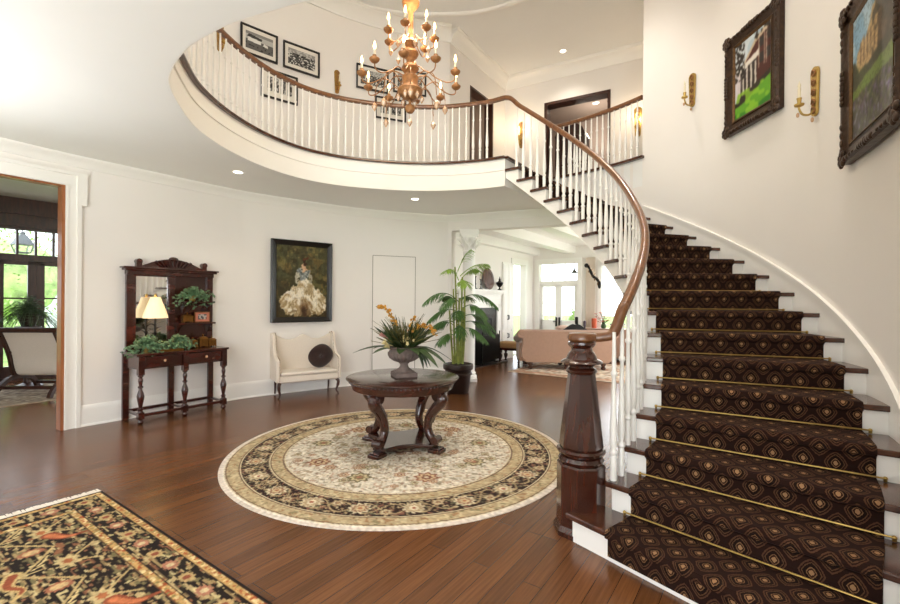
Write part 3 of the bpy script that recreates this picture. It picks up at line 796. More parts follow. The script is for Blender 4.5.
# ------------------------------------------------------------------ balusters, newel and rails
def baluster_prof(h):
    return [(r, z*h) for r, z in [(.021,0),(.021,.16),(.0185,.17),(.026,.18),(.026,.195),(.0185,.205),(.0165,.215),(.0245,.25),(.0255,.30),(.022,.38),(.0165,.50),(.014,.62),(.0135,.70),(.021,.712),(.021,.728),(.0135,.738),(.0145,.78),(.0125,.90),(.0115,1.0)]]
mbb = MB(); mbb.lathe(baluster_prof(1.0), n=10)
b0 = mbb.build('baluster', M_BAL); BAL_ME = b0.data; bpy.data.objects.remove(b0)
def put_baluster(root, p, h, w=1.):
    o = bpy.data.objects.new('baluster', BAL_ME); COL.objects.link(o); o.parent = root
    o.location = Vector(p)-Vector(root.location); o.scale = (w, w, h)
RAILP = [(-.032,-.018),(-.024,-.03),(.024,-.03),(.032,-.018),(.034,.004),(.026,.02),(.012,.028),(-.012,.028),(-.026,.02),(-.034,.004)]
RB = RI+.025
NEW = Vector((.868, 2.95, 0))
srail = thing('stair_railing', 'stair railing with oak handrail, white turned balusters and dark octagonal newel post', 'railing', NEW)
ZLV = 1.27
def rail_z(a):
    k = k_of(a); off = .965 if k < 4 else (.965-.145*(k-4)/5 if k < 9 else .82+.02*(k-9)/11)
    z = k*RISE+off
    return max(z, ZLV)
ka = [1.0+(19.9-1.0)*i/120 for i in range(121)]
path = [arc(RB, th(k), rail_z(th(k))) for k in ka]
path = [NEW+Vector((-.05,-.02,ZLV)), NEW+Vector((.0,.0,ZLV)), NEW+Vector((.08,.01,ZLV)), Vector((1.0,2.945,ZLV+.002)), Vector((1.065,2.935,ZLV+.03))]+[p for p, k in zip(path, ka) if k > 2.6]
path = catmull(path[:9], 5)+path[9:]
ZR2 = ZF+.85
path = [p for p in path if not (p.y > 5 and p.z > RISE*19.2+.84)]
path += catmull([path[-1], arc(RB, th(19.65), ZR2-.045), arc(RB, th(20.05), ZR2-.006), arc(RB+.004, th(20.5), ZR2), arc(RB+.012, th(20.9), ZR2)], 4)[1:]
mb = MB(); mb.sweep([p-NEW for p in path], RAILP)
mb.build('handrail', M_RAIL, srail)
# rounded end of the handrail over the newel
mb = MB(); mb.lathe([(.0,ZLV-.031),(.075,ZLV-.031),(.09,ZLV-.017),(.092,ZLV+.005),(.08,ZLV+.023),(.03,ZLV+.031),(.0,ZLV+.031)], n=28); mb.build('handrail_cap', M_RAIL, srail)
# newel: octagonal block base, tapered octagonal shaft, collar rings
mb = MB(); o8 = PI/8
mb.lathe([(.175,0),(.175,.03),(.165,.045),(.155,.06),(.155,.44),(.145,.452),(.12,.455)], n=8, rot=o8)
nb = mb.build('newel_post', M_NEWEL, srail, ang=20)
mb = MB(); mb.lathe([(.10,.45),(.135,.455),(.145,.475),(.135,.497),(.118,.503),(.118,.51),(.15,.522),(.156,.535),(.146,.548),(.12,.552)], n=28); mb.build('newel_collar', M_NEWEL, nb)
mb = MB(); mb.lathe([(.137,.55),(.142,.56),(.088,1.03),(.084,1.035)], n=8, rot=o8); mb.build('newel_shaft', M_NEWEL, nb, ang=20)
mb = MB(); mb.lathe([(r, 1.03+(z-1.085)*1.21) for r, z in [(.07,1.085),(.094,1.09),(.1,1.102),(.09,1.115),(.078,1.12),(.08,1.13),(.10,1.14),(.128,1.143),(.136,1.148),(.128,1.155),(.10,1.166),(.088,1.19),(.08,1.2),(.07,1.208),(.066,1.222),(.078,1.232),(.09,1.244),(.088,1.256),(.05,1.258)]], n=28); mb.build('newel_cap', M_NEWEL, nb)
for k in range(2, 20):
    for f in (.24, .76):
        kk = k+f
        if kk > 19.7: continue
        a = th(kk); put_baluster(srail, arc(RB, a, k*RISE), min(rail_z(a) if kk > 2.6 else ZLV+.012+(kk-2.0)*.22, ZR2-.01)-.028-k*RISE)

# gallery railing round the oval well
grail = thing('gallery_railing', 'curved gallery railing of white balusters and dark handrail round the upper oval well', 'railing', (-2.3, 5.4, ZF))
GO = Vector(grail.location)
gp = []
raw = OPEN[3:]; raw = [p for p in raw if not (p.x > -.35 and p.y < 4)]
for i, p in enumerate(raw):
    t = (raw[min(i+1, len(raw)-1)]-raw[max(i-1, 0)]).normalized(); gp.append(Vector((p.x, p.y, 0))+Vector((t.y, -t.x, 0))*.05)
gp = [arc(RB+.012, th(20.9))]+gp
gp = resample(gp, .03)
mb = MB(); mb.sweep([p+Vector((0,0,ZR2))-GO for p in gp[::2]], RAILP); mb.build('handrail', M_RAIL, grail)
for p in resample(gp, .105)[1:-1]: put_baluster(grail, Vector((p.x, p.y, ZF)), .84, .82)
# short railing on the far side of the stairwell
lrail = thing('landing_railing', 'short upper railing on the far side of the stairwell by the doorway', 'railing', arc(RO, .65, ZF))
LO = Vector(lrail.location)
la = [TE+.01+(TL-.04-TE)*i/24 for i in range(25)]
mb = MB(); mb.sweep([arc(RO+.03, a, ZR2)-LO for a in la], RAILP)
q = arc(RO+.03, la[-1], ZR2)-LO; mb.ball(q, (.045,.045,.034), 12, 8)
mb.build('handrail', M_RAIL, lrail)
for i in range(15): put_baluster(lrail, arc(RO+.03, TE+.03+(TL-.09-TE)*i/14, ZF), .84, .82)

# ================================================================== FLOOR COVERINGS
def rug_tex_oval(S=1000):
    U, V = grid_uv(S, S); X = (U-.5)*2; Y = (V-.5)*2; R = np.sqrt(X*X+Y*Y); A = np.arctan2(Y, X)
    img = np.zeros((S, S, 3)); img[:] = rgb('D2C7B3')
    r = np.random.default_rng(3)
    n2 = vnoise(S, S, 190, 190, 6)
    for sd, c, t, a in ((11,'AC9A80',.72,.75),(12,'8E715E',.79,.75),(13,'B08F7A',.78,.7),(14,'E3DBCB',.66,.8),(15,'847A64',.80,.7)):
        paint(img, (vnoise(S, S, 118, 118, sd) > t).astype(float), c, a)
    w = np.sin(46*X+3*np.sin(21*Y))+np.sin(46*Y+3*np.sin(21*X+1))
    paint(img, (np.abs(w) < .07).astype(float), 'A08C6E', .55)
    def flower(cx, cy, s, rot, cols, pet=8):
        i0, i1 = max(0, int((cx-s*1.3+1)/2*S)), min(S, int((cx+s*1.3+1)/2*S)+1); j0, j1 = max(0, int((cy-s*1.3+1)/2*S)), min(S, int((cy+s*1.3+1)/2*S)+1)
        sl_ = (slice(j0, j1), slice(i0, i1)); d = np.hypot(X[sl_]-cx, Y[sl_]-cy); a = np.arctan2(Y[sl_]-cy, X[sl_]-cx); sub = img[sl_]
        for q, c in zip((1., .74, .48, .22), cols): paint(sub, (d < s*q*(1+.16*np.cos(pet*a+rot))).astype(float), c, .92)
    for i in range(9):
        a = i*2*PI/9+.2; flower(.50*math.cos(a), .50*math.sin(a), .058, i, (('8C5A44','C9B08A','7A4B3A','D2C3A4') if i % 2 else ('6C6247','C6B690','7F6A4B','A8705A')))
    for i in range(60):
        a = r.random()*2*PI; q = math.sqrt(r.random())*.62; flower(q*math.cos(a), q*math.sin(a), .02+.014*r.random(), i, ('9A705A','CDB592','825444','D6CAAE') if i % 2 else ('857A5C','C9BA98','6E6248','B98A70'), 6)
    flower(0, 0, .10, 0, ('7A5140','C6AE88','6B4A3A','D2C3A4'))
    b0, b1, b2, b3 = .672, .745, .895, .968
    def ring(a, b, c, al=1.): paint(img, ((R >= a) & (R < b)).astype(float), c, al)
    ring(b0,b1,'B49F7C'); ring(b1,b2,'2C1B18'); ring(b2,b3,'B49F7C')
    gold = ((R > b0+.004) & (R < b1-.004)) | ((R > b2+.004) & (R < b3-.004))
    for sd, c, t in ((21,'96704F',.74),(22,'C9B994',.66),(23,'857A5A',.78)):
        paint(img, gold*(vnoise(S, S, 150, 150, sd) > t), c, .8)
    bm = (b1+b2)/2; bd = (R > b1+.004) & (R < b2-.004)
    for sd, c, t in ((31,'96805F',.72),(32,'BCAA86',.77),(33,'7E5646',.78),(34,'62604A',.80)):
        paint(img, bd*(vnoise(S, S, 165, 165, sd) > t), c, .95)
    for ph, am in ((0, .045), (PI, .045)):
        paint(img, ((np.abs(R-(bm+am*np.sin(A*22+ph))) < .0045) & bd).astype(float), 'B39E78', .9)
    for i in range(44):
        a = i*2*PI/44+PI/44*.5; big = i % 2 == 0
        flower((bm+(0 if big else .03*(1 if i % 4 == 1 else -1)))*math.cos(a), (bm+(0 if big else .03*(1 if i % 4 == 1 else -1)))*math.sin(a), .046 if big else .027, i, (('CDBE9E','A88E6C','DCD0B2','9A5540') if i % 4 else ('D8CBAA','8A604A','CDBA92','A86A4A')) if big else ('A88F6C','CDBE9C','75543F','BD9C72'), 10 if big else 6)
    for a, c in ((b0-.004,'D5C7A4'),(b0+.003,'5E4436'),(b1-.004,'5E4436'),(b1+.003,'D5C7A4'),(b2-.003,'D5C7A4'),(b2+.004,'5E4436'),(b3-.005,'6E5440'),(b3+.001,'DDD1B6')): ring(a-.003, a+.003, c)
    fr = R >= b3+.004; paint(img, fr.astype(float), 'DDD1C4'); paint(img, fr*(np.sin(A*900) > .3), 'C8B8A6', .6)
    img *= (.90+.2*n2)[..., None]
    return np.clip(img, 0, 1)
def samp(img, u, v):
    h, w = img.shape[:2]; x = np.clip(u*w-.5, 0, w-1.001); y = np.clip(v*h-.5, 0, h-1.001); xi = x.astype(int); yi = y.astype(int); fx = (x-xi)[..., None]; fy = (y-yi)[..., None]
    return (img[yi, xi]*(1-fx)+img[yi, xi+1]*fx)*(1-fy)+(img[yi+1, xi]*(1-fx)+img[yi+1, xi+1]*fx)*fy
RUGC, RUGR = Vector((-.49, 4.57, 0)), 1.655
def round_rug():
    tex = rug_tex_oval(); nr, na = 190, 720; T = .009
    vs_ = [(0,0,T)]; uv = [(.5,.5)]; fs_ = []
    for i in range(1, nr+1):
        q = i/nr
        for j in range(na):
            a = 2*PI*j/na; x, y = q*math.cos(a), q*math.sin(a); wob = 1
            vs_.append((x*RUGR*wob, y*RUGR*wob, T-(.004 if q > .975 else 0))); uv.append((.5+x*.499, .5+y*.499))
    for j in range(na): fs_.append((0, 1+j, 1+(j+1) % na))
    for i in range(nr-1):
        for j in range(na): k = (j+1) % na; a = 1+i*na; fs_.append((a+j, a+na+j, a+na+k, a+k))
    b = len(vs_); e = 1+(nr-1)*na
    for j in range(na): x, y, z = vs_[e+j]; vs_.append((x, y, .0005)); uv.append(uv[e+j])
    for j in range(na): k = (j+1) % na; fs_.append((e+j, b+j, b+k, e+k))
    fs_.append(tuple(range(b+na-1, b-1, -1)))
    uv = np.array(uv); cols = samp(tex, uv[:, 0], uv[:, 1])
    o = colour_mesh('round_rug', vs_, fs_, cols, M_RUGV); o.location = RUGC
    tag(o, 'large round cream rug with dark floral border under the pedestal table', 'rug')
round_rug()

def flat_rug(name, label, tex, C, dx, dy, lx, ly, nx, ny, fringe=None):
    # C corner, dx/dy edge directions (world), texture u along dx and v along dy
    O = C; vs_ = []; fs_ = []; T = .009; uv = []
    for j in range(ny):
        for i in range(nx):
            u, v = i/(nx-1), j/(ny-1); p = dx*(lx*u)+dy*(ly*v); vs_.append((p.x, p.y, T)); uv.append((u, v))
    for j in range(ny-1):
        for i in range(nx-1): a = j*nx+i; fs_.append((a, a+1, a+nx+1, a+nx))
    b = len(vs_)
    for (u, v) in ((0,0),(1,0),(1,1),(0,1)): p = dx*(lx*u)+dy*(ly*v); vs_.append((p.x, p.y, .0005)); uv.append((u, v))
    cn = [0, nx-1, ny*nx-1, (ny-1)*nx]
    for i in range(4): fs_.append((cn[i], cn[(i+1) % 4], b+(i+1) % 4, b+i))
    fs_.append((b+3, b+2, b+1, b))
    uv = np.array(uv); cols = samp(tex, uv[:, 0], uv[:, 1])
    o = colour_mesh(name, vs_, fs_, cols, M_RUGV); o.location = O
    tag(o, label, 'rug')
    if fringe:
        for e in fringe:
            mb = MB(); off = dx*(lx if e else 0); s_ = 1 if e else -1; n = int(ly/.011); rr = random.Random(2)
            for k in range(n):
                p = off+dy*(ly*(k+.5)/n); q = p+dx*(s_*(.075+rr.uniform(-.01,.01)))+dy*rr.uniform(-.006,.006)
                mb.beam(p+Vector((0,0,.004)), q+Vector((0,0,.003)), .0108, .006)
            mb.build('fringe', M_UPH, o, smooth=False)
    return o
def herati(W, Hh, lx, ly):
    U, V = grid_uv(W, Hh); X = U*lx; Y = V*ly
    img = np.zeros((Hh, W, 3)); img[:] = rgb('1F1510')
    D = np.minimum(np.minimum(X, lx-X), np.minimum(Y, ly-Y))
    fld = D > .275
    # slanting leaf strokes in many tones
    for sd, c, ax, ay, t in ((41,'A58C60',22,52,.74),(42,'8A5C40',24,50,.78),(43,'B9A274',21,56,.78),(44,'746A48',26,48,.78),(45,'C8B684',24,60,.83)):
        paint(img, (vnoise(W, Hh, int(lx*ax), int(ly*ay), sd) > t).astype(float), c, .95)
    def poly_line(P, w, c):
        for (a, b), (e, f) in zip(P, P[1:]):
            L = math.hypot(e-a, f-b)+1e-9; t = np.clip(((X-a)*(e-a)+(Y-b)*(f-b))/L**2, 0, 1)
            img[(np.hypot(X-a-t*(e-a), Y-b-t*(f-b)) < w) & fld] = rgb(c)
    def blob(cx, cy, rx, ry, c, k=9, am=.2, msk=None):
        a = np.arctan2((Y-cy)/ry, (X-cx)/rx); d = np.hypot((X-cx)/rx, (Y-cy)/ry); m = d < 1+am*np.cos(k*a); paint(img, ((m & fld) if msk is None else (m & msk)).astype(float), c)
    def horn(P, w0, c, c2):
        q = catmull([(a, b) for a, b in P], 10)
        for sc, cc, qq in ((1., c, q), (.55, c2, q[:-6])):
            for i, p in enumerate(qq):
                w = w0*sc*(1-.8*i/len(q)); i0, i1 = max(0, int((p.x-w)/lx*W)-1), int((p.x+w)/lx*W)+2; j0, j1 = max(0, int((p.y-w)/ly*Hh)-1), int((p.y+w)/ly*Hh)+2
                if i0 >= W or j0 >= Hh or i1 < 1 or j1 < 1: continue
                sl_ = (slice(j0, j1), slice(i0, i1)); img[sl_][(np.hypot(X[sl_]-p.x, Y[sl_]-p.y) < w) & fld[sl_]] = rgb(cc)
    px, py = .52, .46; ni, nj = int(lx/px)+2, int(ly/py)+2
    for j in range(nj):
        for i in range(ni):
            if .45+px*i > lx: continue
            cx, cy = .45+px*i+(.26 if j % 2 else 0), .46+py*j
            poly_line([(cx-.26,cy),(cx-.12,cy+.1),(cx,cy+.2),(cx+.12,cy+.1),(cx+.26,cy)], .008, 'B9A06E')
            poly_line([(cx-.14,cy-.16),(cx,cy),(cx+.1,cy-.14)], .007, 'B9A06E')
            blob(cx, cy, .075, .05, 'BFA878', 7, .22); blob(cx, cy, .03, .022, 'A8653F', 6)
            blob(cx+.25, cy+.1, .045, .06, 'A0644A', 14, .08); blob(cx+.25, cy+.1, .028, .04, 'C7A878', 10, .1)
            if (i+j) % 2: horn([(cx-.05,cy+.22),(cx+.05,cy+.26),(cx+.14,cy+.22),(cx+.22,cy+.27)], .04, 'C6AA72', '8E4A30')
            else: horn([(cx+.08,cy-.02),(cx+.18,cy-.08),(cx+.2,cy-.18)], .042, '8E4A30', 'C4744A')
            for k in range(4):
                a = .5+k*.35; ex, ey = cx-.16+.05*k, cy+.05+.02*k; poly_line([(ex,ey),(ex+.06*math.cos(a),ey+.06*math.sin(a))], .006, 'D2BC86')
    def band(a, b, c): paint(img, ((D >= a) & (D < b)).astype(float), c)
    band(0,.014,'1B1411'); band(.014,.056,'BC965E'); band(.228,.272,'BC965E')
    gd = ((D > .018) & (D < .052)) | ((D > .232) & (D < .268))
    for sd, c, t in ((51,'A0522F',.66),(52,'8C7A4A',.70),(53,'D8C08C',.70)): paint(img, gd*(vnoise(W, Hh, int(lx*60), int(ly*60), sd) > t), c)
    for d in (.015,.056,.228,.272): band(d-.003, d+.003, '3A2118')
    mid = (D > .06) & (D < .225)
    for k in range(60):
        s_ = .15+k*.19
        for (cx, cy) in ((s_, .142),(.142, s_),(s_, ly-.142),(lx-.142, s_)):
            if .1 < cx < lx-.1 and .1 < cy < ly-.1 and D[min(Hh-1, int(cy/ly*Hh)), min(W-1, int(cx/lx*W))] < .16:
                vert = cx in (.142, lx-.142); blob(cx, cy, .038 if vert else .05, .05 if vert else .038, 'A9735A' if k % 2 else 'B79B6A', 10, .14, mid); blob(cx, cy, .02, .02, 'C9B48A' if k % 2 else '8A4A34', 6, .1, mid)
    img *= (.88+.24*vnoise(W, Hh, W//2, Hh//2, 9))[..., None]
    return np.clip(img, 0, 1)
C0 = Vector((-2.686, 3.478, 0))
flat_rug('area_rug', 'dark brown and gold patterned rug with pale fringe in the lower left corner', herati(720, 480, 3.6, 2.4), C0, E2, -E1, 3.6, 2.4, 480, 320, fringe=[0])
def plain_rug(W, Hh, base, seeds, border):
    U, V = grid_uv(W, Hh); img = np.zeros((Hh, W, 3)); img[:] = rgb(base)
    for sd, c, t in seeds: paint(img, (vnoise(W, Hh, 40, 30, sd) > t).astype(float), c, .8)
    D = np.minimum(np.minimum(U, 1-U)*W/Hh, np.minimum(V, 1-V))
    paint(img, ((D > .03) & (D < .10)).astype(float), border, .8); paint(img, ((D > .045) & (D < .085)).astype(float), base, .5)
    return np.clip(img*(.88+.24*vnoise(W, Hh, 70, 60, 77))[..., None], 0, 1)
flat_rug('area_rug', 'pale patterned rug on the living room floor under the tan sofa', plain_rug(120, 100, 'CDBBA4', ((61,'A8765C',.62),(62,'8A7A6A',.66),(63,'E3D8C6',.6)), 'A56F55'), Vector((1.27, 9.70, 0)), E2, E1, 2.9, 2.5, 110, 90)
flat_rug('area_rug', 'worn beige rug under the lounge chair seen through the left doorway', plain_rug(120, 120, '9C8B78', ((71,'6E5B4C',.6),(72,'B9A994',.6),(73,'84705F',.64)), '7A6655'), Vector((-6.75, 5.28, 0)), E1, -E2*.35+E1*0-E2*.65, 2.3, 1.9, 110, 100)

# ================================================================== CENTRE TABLE AND URN
TC = Vector((-.478, 4.62, 0)); TZ = .009
tb = thing('pedestal_table', 'round dark wood table on four scrolled legs standing on the round rug', 'table', TC+Vector((0,0,TZ+.001)))
TT = .715
mb = MB(); mb.lathe([(.0,TT-.03),(.545,TT-.03),(.56,TT-.024),(.575,TT-.012),(.575,TT-.004),(.568,TT),(.0,TT)], n=64); mb.build('tabletop', M_ESP, tb)
mb = MB(); mb.lathe([(.0,TT-.115),(.50,TT-.115),(.512,TT-.108),(.515,TT-.09),(.535,TT-.045),(.535,TT-.03),(.0,TT-.03)], n=64); ap = mb.build('apron', M_MAHOG, tb)
mb = MB()
for i in range(84): a = 2*PI*i/84; mb.ball((.541*math.cos(a), .541*math.sin(a), TT-.039), .0085, 6, 4)
mb.build('beading', M_ESP, ap)
for i, a in enumerate([math.radians(x) for x in (-28, -120, 152, 60)]):
    ca, sa = math.cos(a), math.sin(a)
    prof = [(.40,.59,.045),(.455,.545,.060),(.44,.49,.062),(.385,.43,.056),(.335,.36,.05),(.305,.28,.045),(.30,.22,.043),(.325,.16,.042),(.365,.115,.046),(.40,.085,.04)]
    mb = MB(); pts = catmull([(r*ca, r*sa, z) for r, z, w in prof], 4); rs = []
    for k in range(len(prof)-1):
        for t in range(4): rs.append(prof[k][2]+(prof[k+1][2]-prof[k][2])*t/4)
    rs.append(prof[-1][2]); mb.tube(pts, rs, 12)
    # scroll rolls at the knee and ankle, carved ribs
    for (r, z, q, w) in ((.425,.565,.055,.055),(.40,.12,.04,.05),(.335,.215,.0,.0)):
        if q:
            c = Vector((r*ca, r*sa, z)); s_ = Vector((-sa, ca, 0)); mb.tube([c-s_*w, c+s_*w], q, 14)
    for d in (-.03, 0, .03):
        s_ = Vector((-sa, ca, 0))*d; mb.tube([Vector(((r+w*.75)*ca, (r+w*.75)*sa, z))+s_ for r, z, w in prof[:6]], .012, 6)
    mb.build('leg', M_ESP, tb)
    mb = MB(); mb.M = Matrix.Rotation(a, 4, 'Z'); mb.box(.335,.475,-.065,.065,.0,.035); mb.box(.35,.46,-.055,.055,.035,.05); mb.build('foot', M_ESP, tb, smooth=False, bev=.006)
mb = MB(); P = []
for i in range(4):
    a = math.radians((-28, 60, 152, 240)[i]); b = math.radians((60, 152, 240, 332)[i])
    for d in (-.13, .13): P.append((.40*math.cos(a+d*1.3), .40*math.sin(a+d*1.3)))
    m_ = (a+b)/2
    for d in (-.3, -.1, .1, .3): P.append((.235*math.cos(m_+d)*(1+abs(d)*.35), .235*math.sin(m_+d)*(1+abs(d)*.35)))
mb.prism_z(P, .05, .085); mb.build('platform', M_ESP, tb, smooth=False, bev=.008)

UZ = TZ+TT+.0015
ur = thing('garden_urn', 'grey brown fluted stone urn at the middle of the dark round table', 'urn', (TC.x+.01, TC.y, UZ))
mb = MB(); mb.M = Matrix.Rotation(.35, 4, 'Z'); mb.box(-.115,.115,-.115,.115,0,.045); mb.box(-.095,.095,-.095,.095,.045,.06); mb.build('plinth', M_STONE, ur, smooth=False, bev=.006)
mb = MB(); mb.lathe([(.085,.06),(.08,.07),(.05,.09),(.04,.115),(.042,.13),(.055,.138),(.055,.148),(.07,.155),(.11,.17),(.145,.195),(.16,.225),(.16,.25),(.15,.27),(.145,.28),(.165,.29),(.172,.3),(.165,.306),(.14,.304),(.13,.28),(.0,.28)], n=40); mb.build('bowl', M_STONE, ur)
mb = MB()
for i in range(26):
    a = 2*PI*i/26; mb.tube([(r*math.cos(a), r*math.sin(a), z) for r, z in ((.075,.158),(.112,.172),(.146,.196),(.161,.226),(.161,.25))], .0085, 6)
mb.build('fluting', M_STONE, ur)

fl = thing('flower_arrangement', 'spiky arrangement of amber orchids and dark leaves in the stone urn', 'flowers', (TC.x+.01, TC.y, UZ+.285))
rr = random.Random(5)
def stalk(pts, n=8): return catmull(pts, n)
mb = MB()
for i in range(150):
    a = rr.uniform(0, 2*PI); t = rr.uniform(.15, 1.15); d = Vector((math.cos(a)*t, math.sin(a)*t, rr.uniform(.45, 1.1)))
    mb.leaf((math.cos(a)*.05, math.sin(a)*.05, .0), d, rr.uniform(.18, .36), rr.uniform(.012, .03), up=(-math.sin(a), math.cos(a), .4), droop=rr.uniform(-.1, .35), seg=4)
mb.build('blade_leaves', M_LEAFD, fl)
mb = MB()
for a, z, ln, w in ((3.3,.05,.36,.10),(2.6,.02,.27,.09),(-.4,.02,.30,.11),(-.75,.0,.30,.10),(.2,.04,.34,.09),(-1.6,.0,.2,.09),(3.9,.0,.24,.09),(1.4,.04,.26,.09),(-1.1,.02,.24,.09)):
    mb.leaf((.12*math.cos(a), .12*math.sin(a), .01), (math.cos(a), math.sin(a), .35), ln, w, droop=.9 if ln > .28 and a < 1 else .5, seg=6)
for _ in range(3): mb.leaf((.13+.01*_, -.07, .0), (.5+.2*_, -.25, -.55), .2, .06, droop=.4, seg=5)
mb.build('broad_leaves', M_LEAF, fl)
mb = MB()
for i in range(130):
    a = rr.uniform(0, 2*PI); t = rr.uniform(.1, 1.3); z = rr.uniform(.35, 1.)
    L = rr.uniform(.2, .38); mb.tube([(0.04*math.cos(a), .04*math.sin(a), 0), (t*L*.5*math.cos(a), t*L*.5*math.sin(a), z*L*.62), (t*L*math.cos(a), t*L*math.sin(a), z*L)], [.003, .0025, .0015], 5)
for x, y, z in ((-.34,-.05,.21),(-.34,.0,.075),(.2,.0,.36),(-.2,-.05,.3),(.36,-.02,.1)): mb.tube([(0,0,0),(x*.5,y*.5,z*.6),(x,y,z)], .003, 5)
for i in range(70):
    a = rr.uniform(0, 2*PI); t = rr.uniform(.2, 1.2)
    mb.leaf((math.cos(a)*.04, math.sin(a)*.04, .02), (math.cos(a)*t, math.sin(a)*t, rr.uniform(.5, 1.1)), rr.uniform(.2, .34), rr.uniform(.008, .02), up=(-math.sin(a), math.cos(a), .4), droop=rr.uniform(-.1, .3), seg=4)
mb.build('dry_stems', M_GRASSY, fl)
def blossoms(name, path, n, m, sp=.02, sz=.02):
    mb = MB(); sm_ = MB(); sm_.tube(path, .0035, 6)
    for i in range(n):
        p = path[int((.3+.7*i/n)*(len(path)-1))]+Vector((rr.uniform(-sp,sp), rr.uniform(-sp,sp), rr.uniform(-sp,sp)))
        w = Vector((rr.gauss(0,1), rr.gauss(0,1)-.6, rr.gauss(0,1))).normalized()
        u = w.cross(Vector((.3,.2,1))).normalized(); v = w.cross(u)
        for k in range(5):
            a = 2*PI*k/5; mb.leaf(p, u*math.cos(a)+v*math.sin(a)+w*.35, sz, sz*.8, up=w, droop=-.2, seg=2)
        mb.ball(p, sz*.25, 5, 4)
    o = mb.build(name, m, fl); sm_.build('stem', M_GRASSY, o)
blossoms('orchid_spray', stalk([(0,0,0),(-.07,-.02,.2),(-.13,-.03,.33),(-.2,-.03,.42),(-.29,-.03,.43)]), 46, M_ORCH)
blossoms('orchid_spray', stalk([(0,0,0),(.08,-.04,.17),(.17,-.06,.235),(.27,-.06,.22),(.33,-.06,.15)]), 40, M_ORCH)
blossoms('orchid_spray', stalk([(0,0,0),(-.02,-.1,.1),(.02,-.16,.1),(.1,-.17,.08)]), 16, M_CREAMF, .03)
blossoms('orchid_spray', stalk([(0,0,0),(.05,-.02,.2),(.09,-.02,.29),(.12,.0,.33)]), 12, M_ORCH, .015)
for x, y, z, m, nm in ((-.20,-.09,.14,M_PINK,'protea_flower'),(-.17,-.12,.06,M_CREAMF,'lily_flower'),(-.15,-.10,.02,M_CREAMF,'lily_flower')):
    mb = MB(); c = Vector((x,y,z)); d = Vector((x*2, y*2, .3)).normalized(); u = d.cross(Vector((0,0,1))).normalized(); v = d.cross(u)
    for k in range(11): a = 2*PI*k/11; mb.leaf(c-d*.03, d+(u*math.cos(a)+v*math.sin(a))*.35, .075, .022, up=u*math.cos(a)+v*math.sin(a), droop=-.1, seg=3)
    mb.tube([(0,0,0), c*.5, c-d*.02], .004, 5); mb.build(nm, m, fl)

# ================================================================== HALL CONSOLE
KT = math.atan2(.816, .577)
con = thing('hall_console', 'carved mahogany hall console with mirror back and turned legs against the left wall', 'console', (-3.565, 5.885, 0), KT)
KX, KY = .5, .205; KZ = .845
def kbox(*a): m_ = MB(); m_.box(*a); return m_
kbox(-.555,.555,-.245,.225,KZ-.028,KZ).build('tabletop', M_MAHOG, con, smooth=False, bev=.006)
turn = [(.03,.145),(.03,.15),(.022,.165),(.03,.18),(.03,.19),(.018,.20),(.024,.24),(.036,.30),(.04,.335),(.034,.37),(.02,.41),(.016,.43),(.028,.44),(.028,.455),(.016,.465),(.02,.49),(.026,.52),(.024,.545),(.016,.56),(.03,.575),(.03,.59)]
for x in (-KX, 0, KX):
    mb = MB(); mb.lathe(turn, (x, -KY, 0), 14); mb.box(x-.032,x+.032,-KY-.032,-KY+.032,.59,KZ-.028); mb.box(x-.032,x+.032,-KY-.032,-KY+.032,.065,.145)
    mb.lathe([(.014,0),(.03,.015),(.034,.032),(.028,.05),(.018,.065)], (x,-KY,0), 14); mb.build('leg', M_MAHOG, con)
for x in (-.52, 0, .52): kbox(x-.035,x+.035,.175,.215,0,KZ-.028).build('post', M_MAHOG, con, smooth=False, bev=.004)
kbox(-.5,.5,-KY-.02,-KY+.02,.09,.125).build('stretcher', M_MAHOG, con, smooth=False, bev=.004)
kbox(-.5,.5,.176,.206,.09,.125).build('stretcher', M_MAHOG, con, smooth=False)
for x in (-KX, 0, KX): kbox(x-.018,x+.018,-KY+.02,.18,.095,.12).build('stretcher', M_MAHOG, con, smooth=False)
mb = MB(); mb.box(-.525,.525,-.19,.21,.655,KZ-.028); mb.build('case', M_MAHOG, con, smooth=False)
for x0, x1 in ((-.462,-.04),(.04,.462)):
    d = kbox(x0,x1,-.222,-.186,.672,KZ-.045).build('drawer', M_MAHOG, con, smooth=False, bev=.006)
    mb = MB(); mb.lathe([(.006,0),(.006,.012),(.015,.018),(.017,.026),(.01,.034)], n=12); 
    mb.v = [Vector(((x0+x1)/2+p.x, -.222-p.z, .745+p.y)) for p in mb.v]; mb.build('knob', M_CRYS, d)
# upper back
mb = MB(); mb.box(-.52,.52,.19,.215,KZ,1.86); mb.build('back_panel', M_MAHOG, con, smooth=False)
for x in (-.49, -.01, .49): kbox(x-.04,x+.04,.155,.2,KZ,1.86).build('pilaster', M_MAHOG, con, smooth=False, bev=.004)
mb = MB(); mb.box(-.53,.53,.13,.22,1.81,1.86); mb.box(-.56,.56,.10,.225,1.86,1.885); mb.box(-.58,.58,.085,.23,1.885,1.905); mb.build('cornice', M_MAHOG, con, smooth=False, bev=.005)
mb = MB(); cp = [(-.36,1.905),(.36,1.905)]+[(x, 1.905+.02+.105*(1-(x/.36)**2)**1.1) for x in [.36-.72*i/20 for i in range(21)]]
mb.prism_y(cp, .14,.19); 
for i in range(-4, 5): mb.tube([(i*.035, .13, 1.925), (i*.055, .128, 1.94+.075*(1-(i/7)**2))], [.012,.018], 7)
mb.ball((0,.135,2.03), (.06,.03,.03)); mb.build('crest', M_MAHOG, con)
for x in (-.4, .4): 
    mb = MB(); mb.box(x-.03,x+.03,.13,.19,1.905,1.96); mb.tube([(x,.12,1.975),(x,.2,1.975)], .035, 12); mb.build('finial', M_MAHOG, con)
